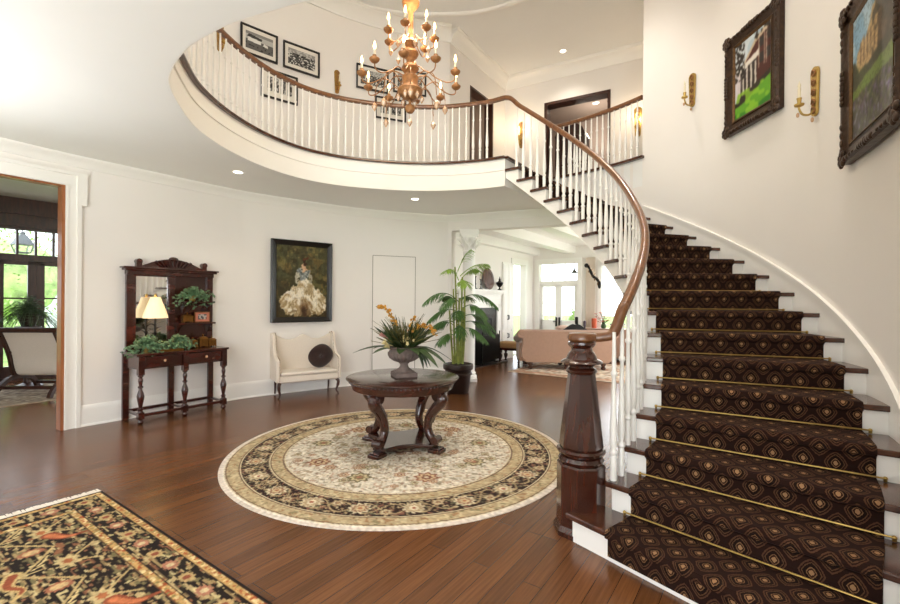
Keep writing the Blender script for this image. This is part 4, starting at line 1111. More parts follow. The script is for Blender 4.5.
mb = MB(); mb.box(-.425,-.065,.165,.185,.92,1.79); fr_ = mb.build('mirror', M_MIRROR, con, smooth=False)
mb = frame_mb(-.425,-.065,.92,1.79,.03,[(0,.158),(1,.16),(1,.19),(0,.19)]); mb.build('mirror_frame', M_MAHOG, fr_, smooth=False)
for z, x0, x1 in ((1.185,.03,.51),(1.475,.1,.5)):
    mb = MB(); mb.box(x0,x1,.03,.19,z-.022,z); mb.build('shelf', M_MAHOG, con, smooth=False, bev=.004)
    for x in (x0+.04, x1-.04): 
        mb = MB(); mb.prism_x([(.19,z-.022),(.06,z-.022),(.075,z-.05),(.13,z-.085),(.16,z-.14),(.19,z-.16)], x-.01, x+.01); mb.build('bracket', M_MAHOG, con, smooth=False)
def on_console(x, y, z):
    return con.matrix_basis @ Vector((x, y, z)) if False else Vector((con.location.x+x*math.cos(KT)-y*math.sin(KT), con.location.y+x*math.sin(KT)+y*math.cos(KT), z))
# table lamp
lp = thing('table_lamp', 'table lamp with cream bell shade and dark leafy base before the console mirror', 'lamp', on_console(-.255,.03,KZ+.001), KT)
mb = MB(); mb.lathe([(.06,0),(.06,.012),(.035,.022),(.02,.05),(.028,.075),(.016,.1),(.013,.2),(.022,.22),(.013,.24),(.01,.42)], n=16)
for i in range(14):
    a = i*2.4; mb.leaf((.015*math.cos(a), .015*math.sin(a), .08+.02*i), (math.cos(a), math.sin(a), 1.1), .075, .03, droop=.5)
mb.build('lamp_base', M_IRON, lp)
mb = MB(); pr = [(.140,.415),(.130,.46),(.108,.53),(.082,.60),(.06,.665),(.056,.68)]
n_ = 36; vs_ = []; fs_ = []
for r, z in pr:
    for i in range(n_): a = 2*PI*i/n_; q = r*(1+.02*math.cos(a*12)); vs_.append((q*math.cos(a), q*math.sin(a), z))
for k in range(len(pr)-1):
    for i in range(n_): j = (i+1) % n_; fs_.append((k*n_+i, k*n_+j, (k+1)*n_+j, (k+1)*n_+i))
mb.add(vs_, fs_); mb.build('lamp_shade', M_SHADE, lp)
mb = MB(); mb.lathe([(.006,.66),(.012,.69),(.016,.705),(.006,.725)], n=10); mb.tube([(0,0,.4),(0,0,.69)], .004, 6); mb.build('finial', M_BRASS, lp)
# ivies
def ivy(name, label, loc, pot_r, pot_h, n, spread, trail, seed, potm=M_BRASS, group=None):
    t = thing(name, label, 'plant', loc, KT); q = random.Random(seed)
    mb = MB(); mb.lathe([(pot_r*.7,0),(pot_r*.85,pot_h*.3),(pot_r,pot_h*.9),(pot_r*1.06,pot_h),(pot_r*.9,pot_h),(pot_r*.85,pot_h*.85),(0,pot_h*.85)], n=16); mb.build('pot', potm, t)
    mb = MB(); st = MB()
    for i in range(n):
        a = q.uniform(0, 2*PI); r = abs(q.gauss(0, .5))*spread[0]; x = r*math.cos(a)*1.; y = r*math.sin(a)*.35-.02
        z = pot_h+q.uniform(-.02, spread[1])*(1-min(.9, r/spread[0]*.6))-(q.random()**2*trail if r > spread[0]*.45 else 0)
        for k in range(2):
            d = Vector((q.gauss(0,1), q.gauss(0,.8)-.5, q.gauss(0,.7))); mb.leaf((x,y,z), d, q.uniform(.025,.045), q.uniform(.02,.034), up=(q.gauss(0,.4), -.6, .8), droop=.3, seg=2)
        if i % 6 == 0: st.tube([(0,0,pot_h*.9), (x*.5,y*.5,z+.03), (x,y,z)], .002, 4)
    mb.build('foliage', M_IVY, t); st.build('stems', M_GRASSY, t)
    return t
ivy('potted_ivy', 'spreading ivy in a brass pot on the left end of the console top', on_console(-.40,-.10,KZ+.001), .045,.075, 300, (.30,.12), .15, 3)
ivy('potted_ivy', 'small ivy plant in front of the table lamp on the console top', on_console(-.05,-.09,KZ+.001), .05,.05, 220, (.24,.16), .05, 4, M_BRONZE)
ivy('trailing_plant', 'trailing green plant in a gold pot on the upper console shelf', on_console(.22,.09,1.4755), .045,.08, 280, (.30,.11), .20, 6)
bx = thing('wooden_tray', 'low gilded tray on the console top in front of the mirror', 'tray', on_console(-.16,-.17,KZ+.001), KT)
mb = MB(); mb.box(-.13,.13,-.04,.04,0,.012); mb.build('tray_base', M_BRONZE, bx, smooth=False)
mb = frame_mb(-.13,.13,-.04,.04,.0,[(0,0)]*3) if False else MB()
mb.box(-.13,.13,-.045,-.037,.0,.03); mb.box(-.13,.13,.037,.045,.0,.03); mb.box(-.137,-.128,-.045,.045,.0,.03); mb.box(.128,.137,-.045,.045,.0,.03); mb.build('rim', M_BRONZE, bx, smooth=False)
def casket(label, loc, w, h):
    t = thing('bronze_casket', label, 'ornament', loc, KT)
    mb = MB(); mb.box(-w/2,w/2,-.035,.035,.015,h*.62); 
    for sx in (-1,1):
        for sy in (-1,1): mb.ball((sx*w*.42, sy*.03, .01), (.012,.012,.0095))
    mb.build('body', M_BRONZE, t, smooth=False, bev=.006)
    mb = MB(); mb.hexa([(-w*.54,-.04,h*.62),(w*.54,-.04,h*.62),(w*.54,.04,h*.62),(-w*.54,.04,h*.62),(-w*.3,-.02,h*.78),(w*.3,-.02,h*.78),(w*.3,.02,h*.78),(-w*.3,.02,h*.78)]); mb.lathe([(.012,h*.77),(.006,h*.83),(.014,h*.9),(.004,h)], n=10); mb.build('lid', M_BRONZE, t, smooth=False)
    return t
casket('bronze casket on the small console shelf left of the framed snapshot', on_console(.16,.10,1.186), .13, .14)
casket('squat bronze casket on the console top, leftmost of the three', on_console(.20,.03,KZ+.001), .11, .145)
casket('taller bronze casket on the console top between two smaller ones', on_console(.335,.03,KZ+.001), .115, .185)
casket('bronze casket on the console top nearest its right end', on_console(.455,.03,KZ+.001), .10, .15)
sn = thing('framed_snapshot', 'small framed snapshot with coral mat leaning on the small console shelf', 'picture frame', on_console(.365,.12,1.186), KT)
W_, H_ = 60, 40; U, V = grid_uv(W_, H_); im = np.zeros((H_, W_, 3)); im[:] = rgb('C87B62'); paint(im, ((U > .2) & (U < .8) & (V > .22) & (V < .8)).astype(float), 'B9AFA6'); paint(im, ((U > .2) & (U < .8) & (V > .22) & (V < .8))*(vnoise(W_, H_, 9, 7, 3) > .55), '4A4A50')
canvas('print', im, -.095,.095,.012,.135,-.008, sn)
frame_mb(-.095,.095,.012,.135,.01,[(0,-.012),(1,-.012),(1,.006),(0,.006)]).build('frame', M_BRONZE, sn, smooth=False)

# ================================================================== SETTEE AND CUSHION
ST = math.radians(33)
se = thing('settee', 'small cream winged settee with scalloped back below the dancer painting', 'settee', (-2.31, 7.215, 0), ST)
mb = MB(); mb.box(-.47,.47,-.235,.21,.235,.345); mb.box(-.435,.435,-.25,.15,.345,.40); mb.build('seat', M_UPH, se, bev=.025, smooth=True, bseg=3)
bp = [(-.455,.25),(.455,.25),(.455,.93)]+[(x, .955-.085*abs(math.sin(PI*x/.44))**1.1 if abs(x) < .44 else .95) for x in [.44-.88*i/28 for i in range(29)]]+[(-.455,.93)]
mb = MB(); mb.prism_y(bp, .145,.225); mb.build('back', M_UPH, se, bev=.018, bseg=3)
for s_ in (-1, 1):
    wp = [(.225,.25),(-.235,.25),(-.235,.56),(-.215,.595),(-.16,.61),(-.06,.64),(.0,.72),(.03,.85),(.07,.955),(.12,.985),(.225,.985)]
    mb = MB(); x0, x1 = (.44,.505) if s_ > 0 else (-.505,-.44); mb.prism_x(wp, x0, x1); w_ = mb.build('wing', M_UPH, se, bev=.018, bseg=3)
    mb = MB(); pth = catmull([(x0+.012 if s_ > 0 else x1-.012, y-.004 if y < .2 else y, z) for y, z in wp[1:10]], 6)
    for p in resample(pth, .024): mb.ball(p+Vector((0,-.004,0)), .0065, 5, 4)
    mb.build('nailheads', M_BRONZE, w_)
for x, y in ((-.44,-.2),(.44,-.2),(-.43,.17),(.43,.17)):
    mb = MB()
    if y < 0:
        o = 1 if x > 0 else -1
        mb.tube(catmull([(x,y,.24),(x+.02*o,y-.025,.2),(x+.012*o,y-.01,.12),(x-.004*o,y+.004,.06),(x+.014*o,y-.014,.02),(x+.025*o,y-.025,.008)], 4), [.026]*4+[.024]*4+[.018]*4+[.013]*4+[.013]*4+[.016], 10)
    else: mb.tube([(x,y,.24),(x,y+.01,.1),(x,y+.03,.0)], [.02,.015,.012], 8)
    mb.build('leg', M_DKWOOD, se)
pc = Vector((.225, -.05, .565)); cs_, sn_ = math.cos(ST), math.sin(ST)
cu_ = thing('round_cushion', 'dark brown velvet cushion with a pleated centre on the cream settee', 'cushion', (se.location.x+pc.x*cs_-pc.y*sn_, se.location.y+pc.x*sn_+pc.y*cs_, .403), ST)
mb = MB(); vs_ = []; fs_ = []; nr, na = 10, 40
for side in (-1, 1):
    for i in range(nr+1):
        q = i/nr
        for j in range(na):
            a = 2*PI*j/na; r = q*.20*(1+.02*math.cos(4*a)); pl = 1+.08*math.cos(a*14)*(1-q)
            y = side*.06*math.sqrt(max(0, 1-q**2.6))*(1-.55*math.exp(-(q/.16)**2))*pl
            vs_.append((r*math.cos(a), y+.0-.25*(r*math.sin(a)), .20+r*math.sin(a)*.97))
o_ = (nr+1)*na
for s_ in range(2):
    for i in range(nr):
        for j in range(na): k = (j+1) % na; b = s_*o_+i*na; fs_.append((b+j, b+k, b+na+k, b+na+j))
mb.add(vs_, fs_); mb.build('cushion_cover', M_PILLOW, cu_)
mb = MB(); mb.ball((0,-.036,.20), (.016,.01,.016), 10, 6); mb.build('button', M_PILLOW, cu_)

# ================================================================== PICTURES ON THE CURVED WALLS
def mount(name, label, cat, p0, p1, z0, z1, inward, gap=.012, group=None):
    """hang a panel between two wall points; local x along the wall, -y into the room"""
    p0 = Vector((p0.x, p0.y, 0)); p1 = Vector((p1.x, p1.y, 0)); d = p1-p0; w = d.length; d.normalize(); n_ = Vector((d.y, -d.x, 0))
    c = (p0+p1)/2+n_*(gap+inward)
    t = thing(name, label, cat, (c.x, c.y, (z0+z1)/2), rz_of(d), group); return t, w, z1-z0
def warp(U, V, am, sx, sy, seed):
    h, w = U.shape; return U+am*(vnoise(w, h, sx, sy, seed)-.5), V+am*(vnoise(w, h, sx, sy, seed+50)-.5)
def dancer(W_=130, H_=166):
    U, V = grid_uv(W_, H_); im = np.zeros((H_, W_, 3)); im[:] = rgb('4B4426')
    U, V = warp(U, V, .06, 16, 18, 91); U, V = warp(U, V, .03, 40, 44, 93)
    for sd, c, t, a, b in ((1,'6E6838',.5,7,9),(2,'2E2A16',.55,6,8),(3,'7C6434',.66,9,9),(4,'56583A',.6,12,14),(5,'8A7A48',.72,14,18),(6,'37321C',.6,18,20)): paint(im, (vnoise(W_, H_, a, b, sd) > t).astype(float), c, .55)
    paint(im, (V < .18)*1., '3E2C16', .6); paint(im, (U < .25)*(V < .5)*1., '2E2614', .4)
    hem = pol(U, V, [(.26,.03),(.10,.12),(.08,.24),(.20,.36),(.36,.46),(.44,.53),(.60,.53),(.68,.46),(.86,.36),(.97,.24),(.95,.10),(.78,.03)])
    paint(im, hem, 'C9B48C')
    ang = np.arctan2(U-.52, .62-V); st_ = np.sin(ang*46+6*vnoise(W_, H_, 5, 9, 7)); tone = vnoise(W_, H_, 16, 20, 8)
    paint(im, hem*(st_ > .1), 'E6D9BC', .85); paint(im, hem*(st_ < -.72), '8F744C', .7); paint(im, hem*(tone > .6), 'F3EAD6', .85); paint(im, hem*(tone < .27), '9C8258', .6)
    paint(im, hem*ell(U, V, .55, .12, .10, .13, soft=.9), '6A4826', .75); paint(im, hem*ell(U, V, .55, .08, .05, .07, soft=.7), '3A2616', .8); paint(im, hem*(V < .09)*(tone > .45), '6A5230', .7)
    for sx in (-1, 1):
        c = .52; paint(im, pol(U, V, [(c+sx*.09,.665),(c+sx*.135,.655),(c+sx*.155,.57),(c+sx*.15,.47),(c+sx*.12,.46),(c+sx*.115,.55),(c+sx*.08,.60)]), 'B9B29C' if sx < 0 else 'A39B84')
    bod = pol(U, V, [(.44,.52),(.425,.60),(.40,.67),(.45,.685),(.50,.63),(.54,.63),(.59,.685),(.64,.67),(.615,.60),(.60,.52)])
    paint(im, bod, '7F8582'); paint(im, bod*(vnoise(W_, H_, 40, 40, 9) > .52), 'AEB2AC', .9); paint(im, bod*(vnoise(W_, H_, 40, 40, 10) > .68), '4A4E4C', .8)
    paint(im, pol(U, V, [(.455,.685),(.50,.62),(.54,.62),(.585,.685),(.55,.70),(.54,.735),(.50,.735),(.49,.70)]), 'CFA581'); paint(im, pol(U, V, [(.46,.68),(.50,.63),(.51,.72)]), 'E3C2A0', .7)
    paint(im, ell(U, V, .525, .775, .05, .05), '3E2416'); paint(im, ell(U, V, .54, .82, .042, .032), '5A301A'); paint(im, ell(U, V, .515, .80, .03, .03), '6E3E22', .8)
    im = blur(im, 1); paint(im, (vnoise(W_, H_, 60, 70, 12) > .6)*1., '000000', .10)
    return np.clip(im, 0, 1)
a0, d0 = left_wall(269.5, 322); a1, d1 = left_wall(330, 320)
pt, w, h = mount('framed_painting', 'painting of a dancer in a white gown, in a black frame above the settee', 'painting', a0, a1, left_wall(299, 322)[0].z, left_wall(299, 241.3)[0].z, .03)
canvas('canvas', dancer(), -w/2+.075, w/2-.075, -h/2+.075, h/2-.075, -.012, pt)
frame_mb(-w/2+.085,w/2-.085,-h/2+.085,h/2-.085,.085,[(0,-.014),(.1,-.022),(.4,-.03),(.85,-.045),(1,-.04),(1,.015),(0,.015)]).build('frame', M_BLACK, pt, smooth=False)
frame_mb(-w/2+.07,w/2-.07,-h/2+.07,h/2-.07,.016,[(0,-.016),(1,-.022),(1,0),(0,0)]).build('gilt_slip', M_GOLDIN, pt, smooth=False)

def bw_photo(seed, kind):
    W_, H_ = 60, 40; U, V = grid_uv(W_, H_); im = np.zeros((H_, W_, 3)); im[:] = rgb('B5B3AE')
    if kind == 'sheds':
        paint(im, (V < .55)*1., '5E5C59'); paint(im, (V > .82)*1., '85837F')
        paint(im, pol(U, V, [(.08,.45),(.1,.68),(.55,.62),(.55,.42)]), 'DAD8D2'); paint(im, pol(U, V, [(.05,.68),(.12,.86),(.6,.76),(.57,.62)]), '3A3836'); paint(im, pol(U, V, [(.62,.4),(.66,.55),(.8,.5),(.8,.36)]), 'D5D3CC')
        paint(im, (vnoise(W_, H_, 14, 9, seed) > .62)*(V < .4)*1., '2E2C2A', .8)
    elif kind == 'panels':
        im[:] = rgb('E2DDD2')
        for x in (.06, .30, .54, .78):
            m = ((U > x) & (U < x+.17) & (V > .1) & (V < .9)); paint(im, m*1., '6E6C69'); paint(im, m*(vnoise(W_, H_, 26, 10, seed) > .5), '34322F'); paint(im, m*(vnoise(W_, H_, 26, 10, seed+1) > .66), 'B8B6B0')
    else:
        n1 = vnoise(W_, H_, 24, 14, seed); paint(im, (V < .68)*1., '5A5855'); paint(im, (n1 > .52)*(V < .72)*1., '2B2927'); paint(im, (vnoise(W_, H_, 26, 16, seed+1) > .66)*(V < .68)*1., 'CFCDC6'); paint(im, (V > .72)*(n1 > .55)*1., '7E7C78', .7)
    return np.clip(im, 0, 1)
PH = [((240,22),(239.6,50.6),(277,38),(276.4,66),'sheds','black framed photograph of white sheds, leftmost on the gallery wall'),
      ((282.6,41.5),(282.6,67),(319,53),(317.5,79),'crowd','black framed crowd photograph with a wide pale mat, second from left on the gallery wall'),
      ((260.6,66.3),(260,95),(297,79.5),(296,107),'panels','black framed set of four upright photographs behind the left gallery balusters'),
      ((356,65.6),(356,90),(388,69.5),(387.5,92.7),'crowd','thin framed group photograph just left of the chandelier stem'),
      ((393,70.7),(393,94.6),(425.8,72.3),(425.3,95.5),'crowd','thin framed group photograph directly behind the chandelier body'),
      ((374.8,99),(374.8,119.4),(405.6,99),(405.4,121.7),'panels','lower framed photograph behind the gallery balusters under the chandelier')]
for i, (tl, bl, tr, br, kind, lab) in enumerate(PH):
    p0, p1 = left_wall(*tl)[0], left_wall(*tr)[0]
    zt = (p0.z+p1.z)/2; zbm = (left_wall(*bl)[0].z+left_wall(*br)[0].z)/2
    t, w, h = mount('framed_photograph', lab, 'photograph', p0, p1, zbm, zt, .012, group='framed photographs on the gallery wall')
    f = .03
    mb = MB(); mb.box(-w/2+f,w/2-f,-.006,.004,-h/2+f,h/2-f); mb.build('mat_board', M_MAT, t, smooth=False)
    mx = .13*w; canvas('print', bw_photo(20+i*3, kind), -w/2+mx, w/2-mx, -h/2+.2*h, h/2-.2*h, -.0085, t)
    frame_mb(-w/2+f,w/2-f,-h/2+f,h/2-f,f,[(0,-.008),(.1,-.02),(1,-.02),(1,.006),(0,.006)]).build('frame', M_BLACK, t, smooth=False)

def manor(W_=110, H_=140):
    U, V = grid_uv(W_, H_); im = np.zeros((H_, W_, 3)); im[:] = rgb('B4C6D2'); U, V = warp(U, V, .012, 30, 40, 81); paint(im, (vnoise(W_, H_, 6, 6, 1) > .55)*1., 'E4E6E6', .6)
    paint(im, pol(U, V, [(.25,.28),(.22,.66),(.60,.88),(1.0,.96),(1.0,.25)]), '4A2018'); paint(im, pol(U, V, [(.2,.64),(.58,.90),(1,1),(1,.94),(.6,.85),(.22,.62)]), 'C9B79A')
    for x, y in ((.68,.55),(.86,.56),(.68,.74),(.87,.77)): paint(im, ((U > x) & (U < x+.1) & (V > y) & (V < y+.12))*1., '2A2320'); 
    for x in (.655,.79,.84,.975): paint(im, ((U > x) & (U < x+.022) & (V > .5) & (V < .92))*1., 'D8CDB8', .8)
    paint(im, pol(U, V, [(.12,.26),(.14,.60),(.62,.68),(.62,.30)]), '2A201C')
    for x in (.14,.24,.34,.45,.56): paint(im, ((U > x) & (U < x+.045) & (V > .26) & (V < .62))*1., 'D9D2C6')
    paint(im, pol(U, V, [(.08,.57),(.10,.64),(.66,.74),(.66,.66)]), 'E3DDD2')
    paint(im, ell(U, V, .08, .46, .12, .18, soft=.5), 'D8CDD0', .9)
    for sd in (2, 3): paint(im, ((vnoise(W_, H_, 26, 34, sd) > .58) & (U < .3) & (V > .5))*1., '241C16')
    paint(im, ((vnoise(W_, H_, 26, 34, 5) > .6) & (V > .84) & (U > .55))*1., '241C16')
    paint(im, pol(U, V, [(.0,.22),(.3,.30),(.7,.36),(1.0,.42),(1,.26),(0,.12)]), '2B2416')
    paint(im, pol(U, V, [(0,0),(0,.17),(.35,.20),(.7,.30),(1,.36),(1,0)]), '5FA01F'); paint(im, pol(U, V, [(0,0),(0,.10),(.45,.05),(1,.12),(1,0)]), '2F7A1A'); paint(im, ((V < .34) & (vnoise(W_, H_, 8, 16, 6) > .62))*1., '8CC22C', .8)
    return np.clip(blur(im, 3), 0, 1)
def castle(W_=110, H_=140):
    U, V = grid_uv(W_, H_); im = np.zeros((H_, W_, 3)); im[:] = rgb('86AEC8'); U, V = warp(U, V, .02, 26, 34, 83); paint(im, (vnoise(W_, H_, 5, 7, 1) > .6)*1., 'C9DCE4', .6)
    paint(im, pol(U, V, [(.12,.50),(.14,.66),(.30,.76),(.32,.70),(.45,.80),(.5,.88),(.6,.90),(.62,1),(.80,1),(.80,.45)]), 'C0A070'); 
    for x in (.22,.3,.38,.46,.54): paint(im, ((U > x) & (U < x+.025) & (V > .55) & (V < .74))*1., '6E5434')
    paint(im, pol(U, V, [(.62,.40),(.62,1.),(1,1),(1,.4)]), '5C4A34'); paint(im, ((vnoise(W_, H_, 12, 16, 3) > .5) & (U > .5) & (V > .42) & (V < .9))*1., '3A3420', .8)
    paint(im, pol(U, V, [(0,.45),(0,.64),(.1,.62),(.2,.52),(.5,.5),(1,.56),(1,.36),(0,.34)]), '3B3A24'); paint(im, pol(U, V, [(0,.30),(0,.40),(.4,.44),(1,.46),(1,.32)]), '6B7F3A')
    paint(im, (V < .34)*1., '46462E')
    for sd, c, t in ((4,'54465E',.52),(5,'7A6A92',.68),(6,'62643E',.62),(7,'3A3A28',.6),(8,'8F86A4',.80)): paint(im, ((vnoise(W_, H_, 34, 26, sd) > t) & (V < .33))*1., c, .9)
    im = blur(im, 3); paint(im, (vnoise(W_, H_, 46, 60, 12) > .6)*1., '000000', .15)
    return np.clip(im, 0, 1)
def ornate(label, cat, p0, p1, z0, z1, img, inward):
    t, w, h = mount('framed_painting', label, cat, p0, p1, z0, z1, inward)
    fw = .125; x1, z1_ = w/2-fw, h/2-fw
    canvas('canvas', img, -x1-.01, x1+.01, -z1_-.01, z1_+.01, -.016, t)
    frame_mb(-x1,x1,-z1_,z1_,fw,[(0,-.018),(.12,-.028),(.2,-.022),(.5,-.03),(.72,-.05),(.88,-.055),(1,-.04),(1,.015),(0,.015)]).build('frame', M_DFRAME, t, ang=25)
    for sx in (-1, 1):
        for sz in (-1, 1):
            mb = MB(); c = Vector((sx*(x1+fw*.72), -.05, sz*(z1_+fw*.72)))
            for k in range(7): a = k*.9; mb.ball(c+Vector((.04*math.cos(a)*(k > 0), 0, .04*math.sin(a)*(k > 0))), (.03,.016,.03), 8, 6)
            for k in range(4):
                mb.ball((sx*(x1+fw*.75-.06*(k+1)), -.05, sz*(z1_+fw*.8)), (.036-.004*k,.013,.022-.003*k), 8, 6); mb.ball((sx*(x1+fw*.8), -.05, sz*(z1_+fw*.75-.06*(k+1))), (.022-.003*k,.013,.036-.004*k), 8, 6)
            mb.build('corner_carving', M_DFRAME, t)
    for sx, sz in ((0,1),(0,-1),(1,0),(-1,0)):
        mb = MB(); c = Vector((sx*(x1+fw*.8), -.05, sz*(z1_+fw*.8)))
        for k in range(-3, 4): mb.ball(c+Vector((abs(sz)*k*.036, 0, abs(sx)*k*.036)), (.03 if sz else .024,.014,.024+.008*(k == 0)), 8, 6)
        mb.build('centre_carving', M_DFRAME, t)
    frame_mb(-x1+.012,x1-.012,-z1_+.012,z1_-.012,.022,[(0,-.02),(1,-.032),(1,-.01),(0,-.01)]).build('gilt_slip', M_GOLDIN, t, smooth=False)
    return t
q0, q1 = arc(RO, .140), arc(RO, -.078)
ornate('painting of a brick manor with green lawn, in a carved dark frame over the stairs', 'painting', q0, q1, 3.355, 4.41, manor(), .0)
q0, q1 = arc(RO, -.340), arc(RO, -.61)
ornate('painting of a tan castle and purple flowers in a heavy frame at the right edge', 'painting', q0, q1, 2.525, 3.63, castle(), .0)

# ================================================================== SCONCES
def sconce(label, p, d, lit, group, mb_m=M_BRASS, scale=1., drops=True):
    t = thing('wall_sconce', label, 'sconce', p, rz_of(d), group)
    S = scale
    poly = []
    for i in range(17): a = PI*i/16; poly.append((.05*S*math.cos(a), .15*S+.05*S*math.sin(a)))
    for i in range(17): a = PI+PI*i/16; poly.append((.036*S*math.cos(a), -.17*S+.036*S*math.sin(a)))
    mb = MB(); mb.prism_y(poly, -.022, 0); mb.build('backplate', mb_m, t, smooth=False, bev=.004)
    mb = MB()
    for k, z in enumerate((.14,.06,-.02,-.1,-.165)): mb.tube(catmull([(-.02*S,-.026,z*S),(.005*S,-.034,(z+.03)*S),(.024*S,-.026,(z+.005)*S),(.0,-.03,(z-.02)*S)], 4), .007*S, 6)
    mb.build('scrollwork', M_GILTWOOD, t)
    mb = MB(); mb.tube(catmull([(0,-.02,-.15*S),(0,-.05*S,-.19*S),(0,-.10*S,-.185*S),(0,-.125*S,-.14*S),(0,-.125*S,-.115*S)], 6), .0085*S, 8); mb.lathe([(.008*S,-.125*S),(.034*S,-.112*S),(.036*S,-.10*S),(.014*S,-.095*S),(.016*S,-.06*S),(.02*S,-.05*S),(.0,-.05*S)], (0,-.125*S,0), 14); arm = mb.build('arm', mb_m, t)
    mb = MB(); mb.lathe([(.0115*S,-.06*S),(.0115*S,.03*S),(.006*S,.034*S)], (0,-.125*S,0), 10); mb.build('candle', M_CANDLE, arm)
    mb = MB(); mb.lathe([(.004*S,.03*S),(.011*S,.045*S),(.012*S,.055*S),(.006*S,.075*S),(.001*S,.095*S)], (0,-.125*S,0), 10); mb.build('bulb', M_BULB2 if lit else M_CANDLE, arm)
    if drops:
        mb = MB()
        for y, z in ((-.125*S,-.19*S),(-.02,-.235*S)): mb.ball((0,y-.01,z), (.012*S,.012*S,.02*S), 8, 6)
        mb.build('crystal_drop', M_CRYS, t)
    return t
G1 = 'wall sconces'
for px, py, lab, lit in ((693,90,'brass candle sconce left of the manor painting over the stairs',0),(816.5,91,'brass candle sconce between the manor painting and the castle painting',0)):
    p, a = right_wall(px, py, RO-.004); sconce(lab, p, Vector((math.sin(a), -math.cos(a), 0)), lit, G1, scale=1.02)
for px, py, lab, lit in ((219.5,38,'gilt sconce at the far left of the gallery wall, behind balusters',0),(336.7,82,'gilt sconce between the framed photographs on the gallery wall',0)):
    p, d = left_wall(px, py); p = p+Vector((d.y, -d.x, 0))*.004; sconce(lab, p, d, lit, G1, M_GOLD, 1.0, False)
def far_wall(px, py):
    u, v = inv(px, py); r = u/F; s_ = (r*HC0.y-HC0.x)/(HD.x-r*HD.y); p = HC0+HD*s_; return Vector((p.x, p.y, H+v*p.y/F))
for px, py, lab in ((522,135,'lit sconce on the far upper wall, left of the dark doorway'),(638,122,'lit sconce on the far upper wall, right of the dark doorway')):
    p = far_wall(px, py)-nF*.004; sconce(lab, p, HD, 1, G1, M_BRASS, 1.5, False)

# ================================================================== CHANDELIER
CH = Vector((-.425, 4.60, 3.70))
chd = thing('chandelier', 'gilded two tier candle chandelier with crystal drops hanging in the stairwell', 'chandelier', CH)
mb = MB(); mb.lathe([(.0,-.275),(.03,-.27),(.048,-.245),(.05,-.225),(.042,-.2),(.02,-.185),(.012,-.17),(.02,-.155),(.012,-.14),(.06,-.13),(.1,-.10),(.128,-.06),(.13,-.045),(.118,-.03),(.1,-.02),(.085,.0),(.078,.04),(.085,.09),(.07,.11),(.05,.125),(.05,.14),(.075,.16),(.088,.18),(.08,.205),(.05,.22),(.04,.25),(.045,.28),(.07,.30),(.085,.33),(.08,.35),(.05,.37),(.04,.40),(.06,.42),(.075,.44),(.05,.47),(.03,.49),(.026,.75),(.035,.77),(.06,.80),(.085,.83),(.09,.86),(.06,.89),(.03,.93),(.02,.98),(.012,1.0)], n=24); mb.build('stem', M_GILTWOOD, chd)
mb = MB(); L_ = ZU-CH.z-1.0
nl = int(L_/.055)
for i in range(nl):
    z = 1.0+L_*(i+.5)/nl; h_ = .036
    if i % 2: pts = [(.012*math.cos(a), 0, z+h_*math.sin(a)) for a in [2*PI*k/10 for k in range(11)]]
    else: pts = [(0, .012*math.cos(a), z+h_*math.sin(a)) for a in [2*PI*k/10 for k in range(11)]]
    mb.tube(pts, .004, 5)
mb.lathe([(.02,ZU-CH.z-.06),(.06,ZU-CH.z-.04),(.075,ZU-CH.z-.001)], n=20); mb.build('chain', M_GILTWOOD, chd)
def arm(a, R_, z0, zc, sag, dz=0.):
    c, s_ = math.cos(a), math.sin(a)
    P = [(.06,z0),(R_*.35,z0+.03),(R_*.55,z0-sag*.4),(R_*.8,z0-sag+.0),(R_*.97,zc-.09),(R_,zc-.02)]
    mb = MB(); mb.tube(catmull([(r*c, r*s_, z) for r, z in P], 6), .0058, 7); o = mb.build('arm', M_GILTWOOD, chd)
    ctr = (R_*c, R_*s_, zc)
    mb = MB(); mb.lathe([(.008,-.045),(.03,-.035),(.046,-.018),(.05,-.004),(.04,.004),(.018,.008),(.02,.03),(.0,.03)], ctr, 14); mb.build('candle_cup', M_GILTWOOD, o)
    mb = MB(); mb.lathe([(.0115,.01),(.0115,.085),(.006,.088)], ctr, 10); mb.build('candle', M_CANDLE, o)
    mb = MB(); mb.lathe([(.004,.085),(.011,.10),(.0135,.115),(.008,.14),(.001,.165)], ctr, 10); mb.build('bulb', M_BULB, o)
    return o
NLOW = 10
for i in range(NLOW): arm(2*PI*i/NLOW+.28, .49, .10, .075, .12)
for i in range(7): arm(2*PI*i/7+.1, .245, .46, .51, .06)
mb_c = MB(); mb_c.lathe([(.001,-.062),(.012,-.045),(.022,-.022),(.014,.0),(.004,.012)], n=6); dm = None
def drop(p, s_=1.):
    mb = MB(); mb.lathe([(.001,-.062*s_),(.012*s_,-.045*s_),(.024*s_,-.02*s_),(.014*s_,.0),(.003*s_,.014*s_)], p, 6); mb.tube([p, Vector(p)+Vector((0,0,.07))], .0018, 4); mb.build('crystal_drop', M_CRYS, chd, smooth=False)
for i in range(8):
    a = 2*PI*i/8+.1; drop(Vector((.36*math.cos(a), .36*math.sin(a), -.20-(.06 if i % 2 else 0))), 1.25)
    mb = MB(); mb.tube(catmull([(.1*math.cos(a), .1*math.sin(a), -.04),(.24*math.cos(a), .24*math.sin(a), .06),(.33*math.cos(a), .33*math.sin(a), .0),(.36*math.cos(a), .36*math.sin(a), -.13-(.06 if i % 2 else 0))], 5), .0045, 6); mb.build('scroll', M_GILTWOOD, chd)
for i in range(7): a = 2*PI*i/7+.55; drop(Vector((.2*math.cos(a), .2*math.sin(a), .36)), 1.05)
for i in range(6): a = 2*PI*i/6+.2; drop(Vector((.12*math.cos(a), .12*math.sin(a), -.1)), 1.1)

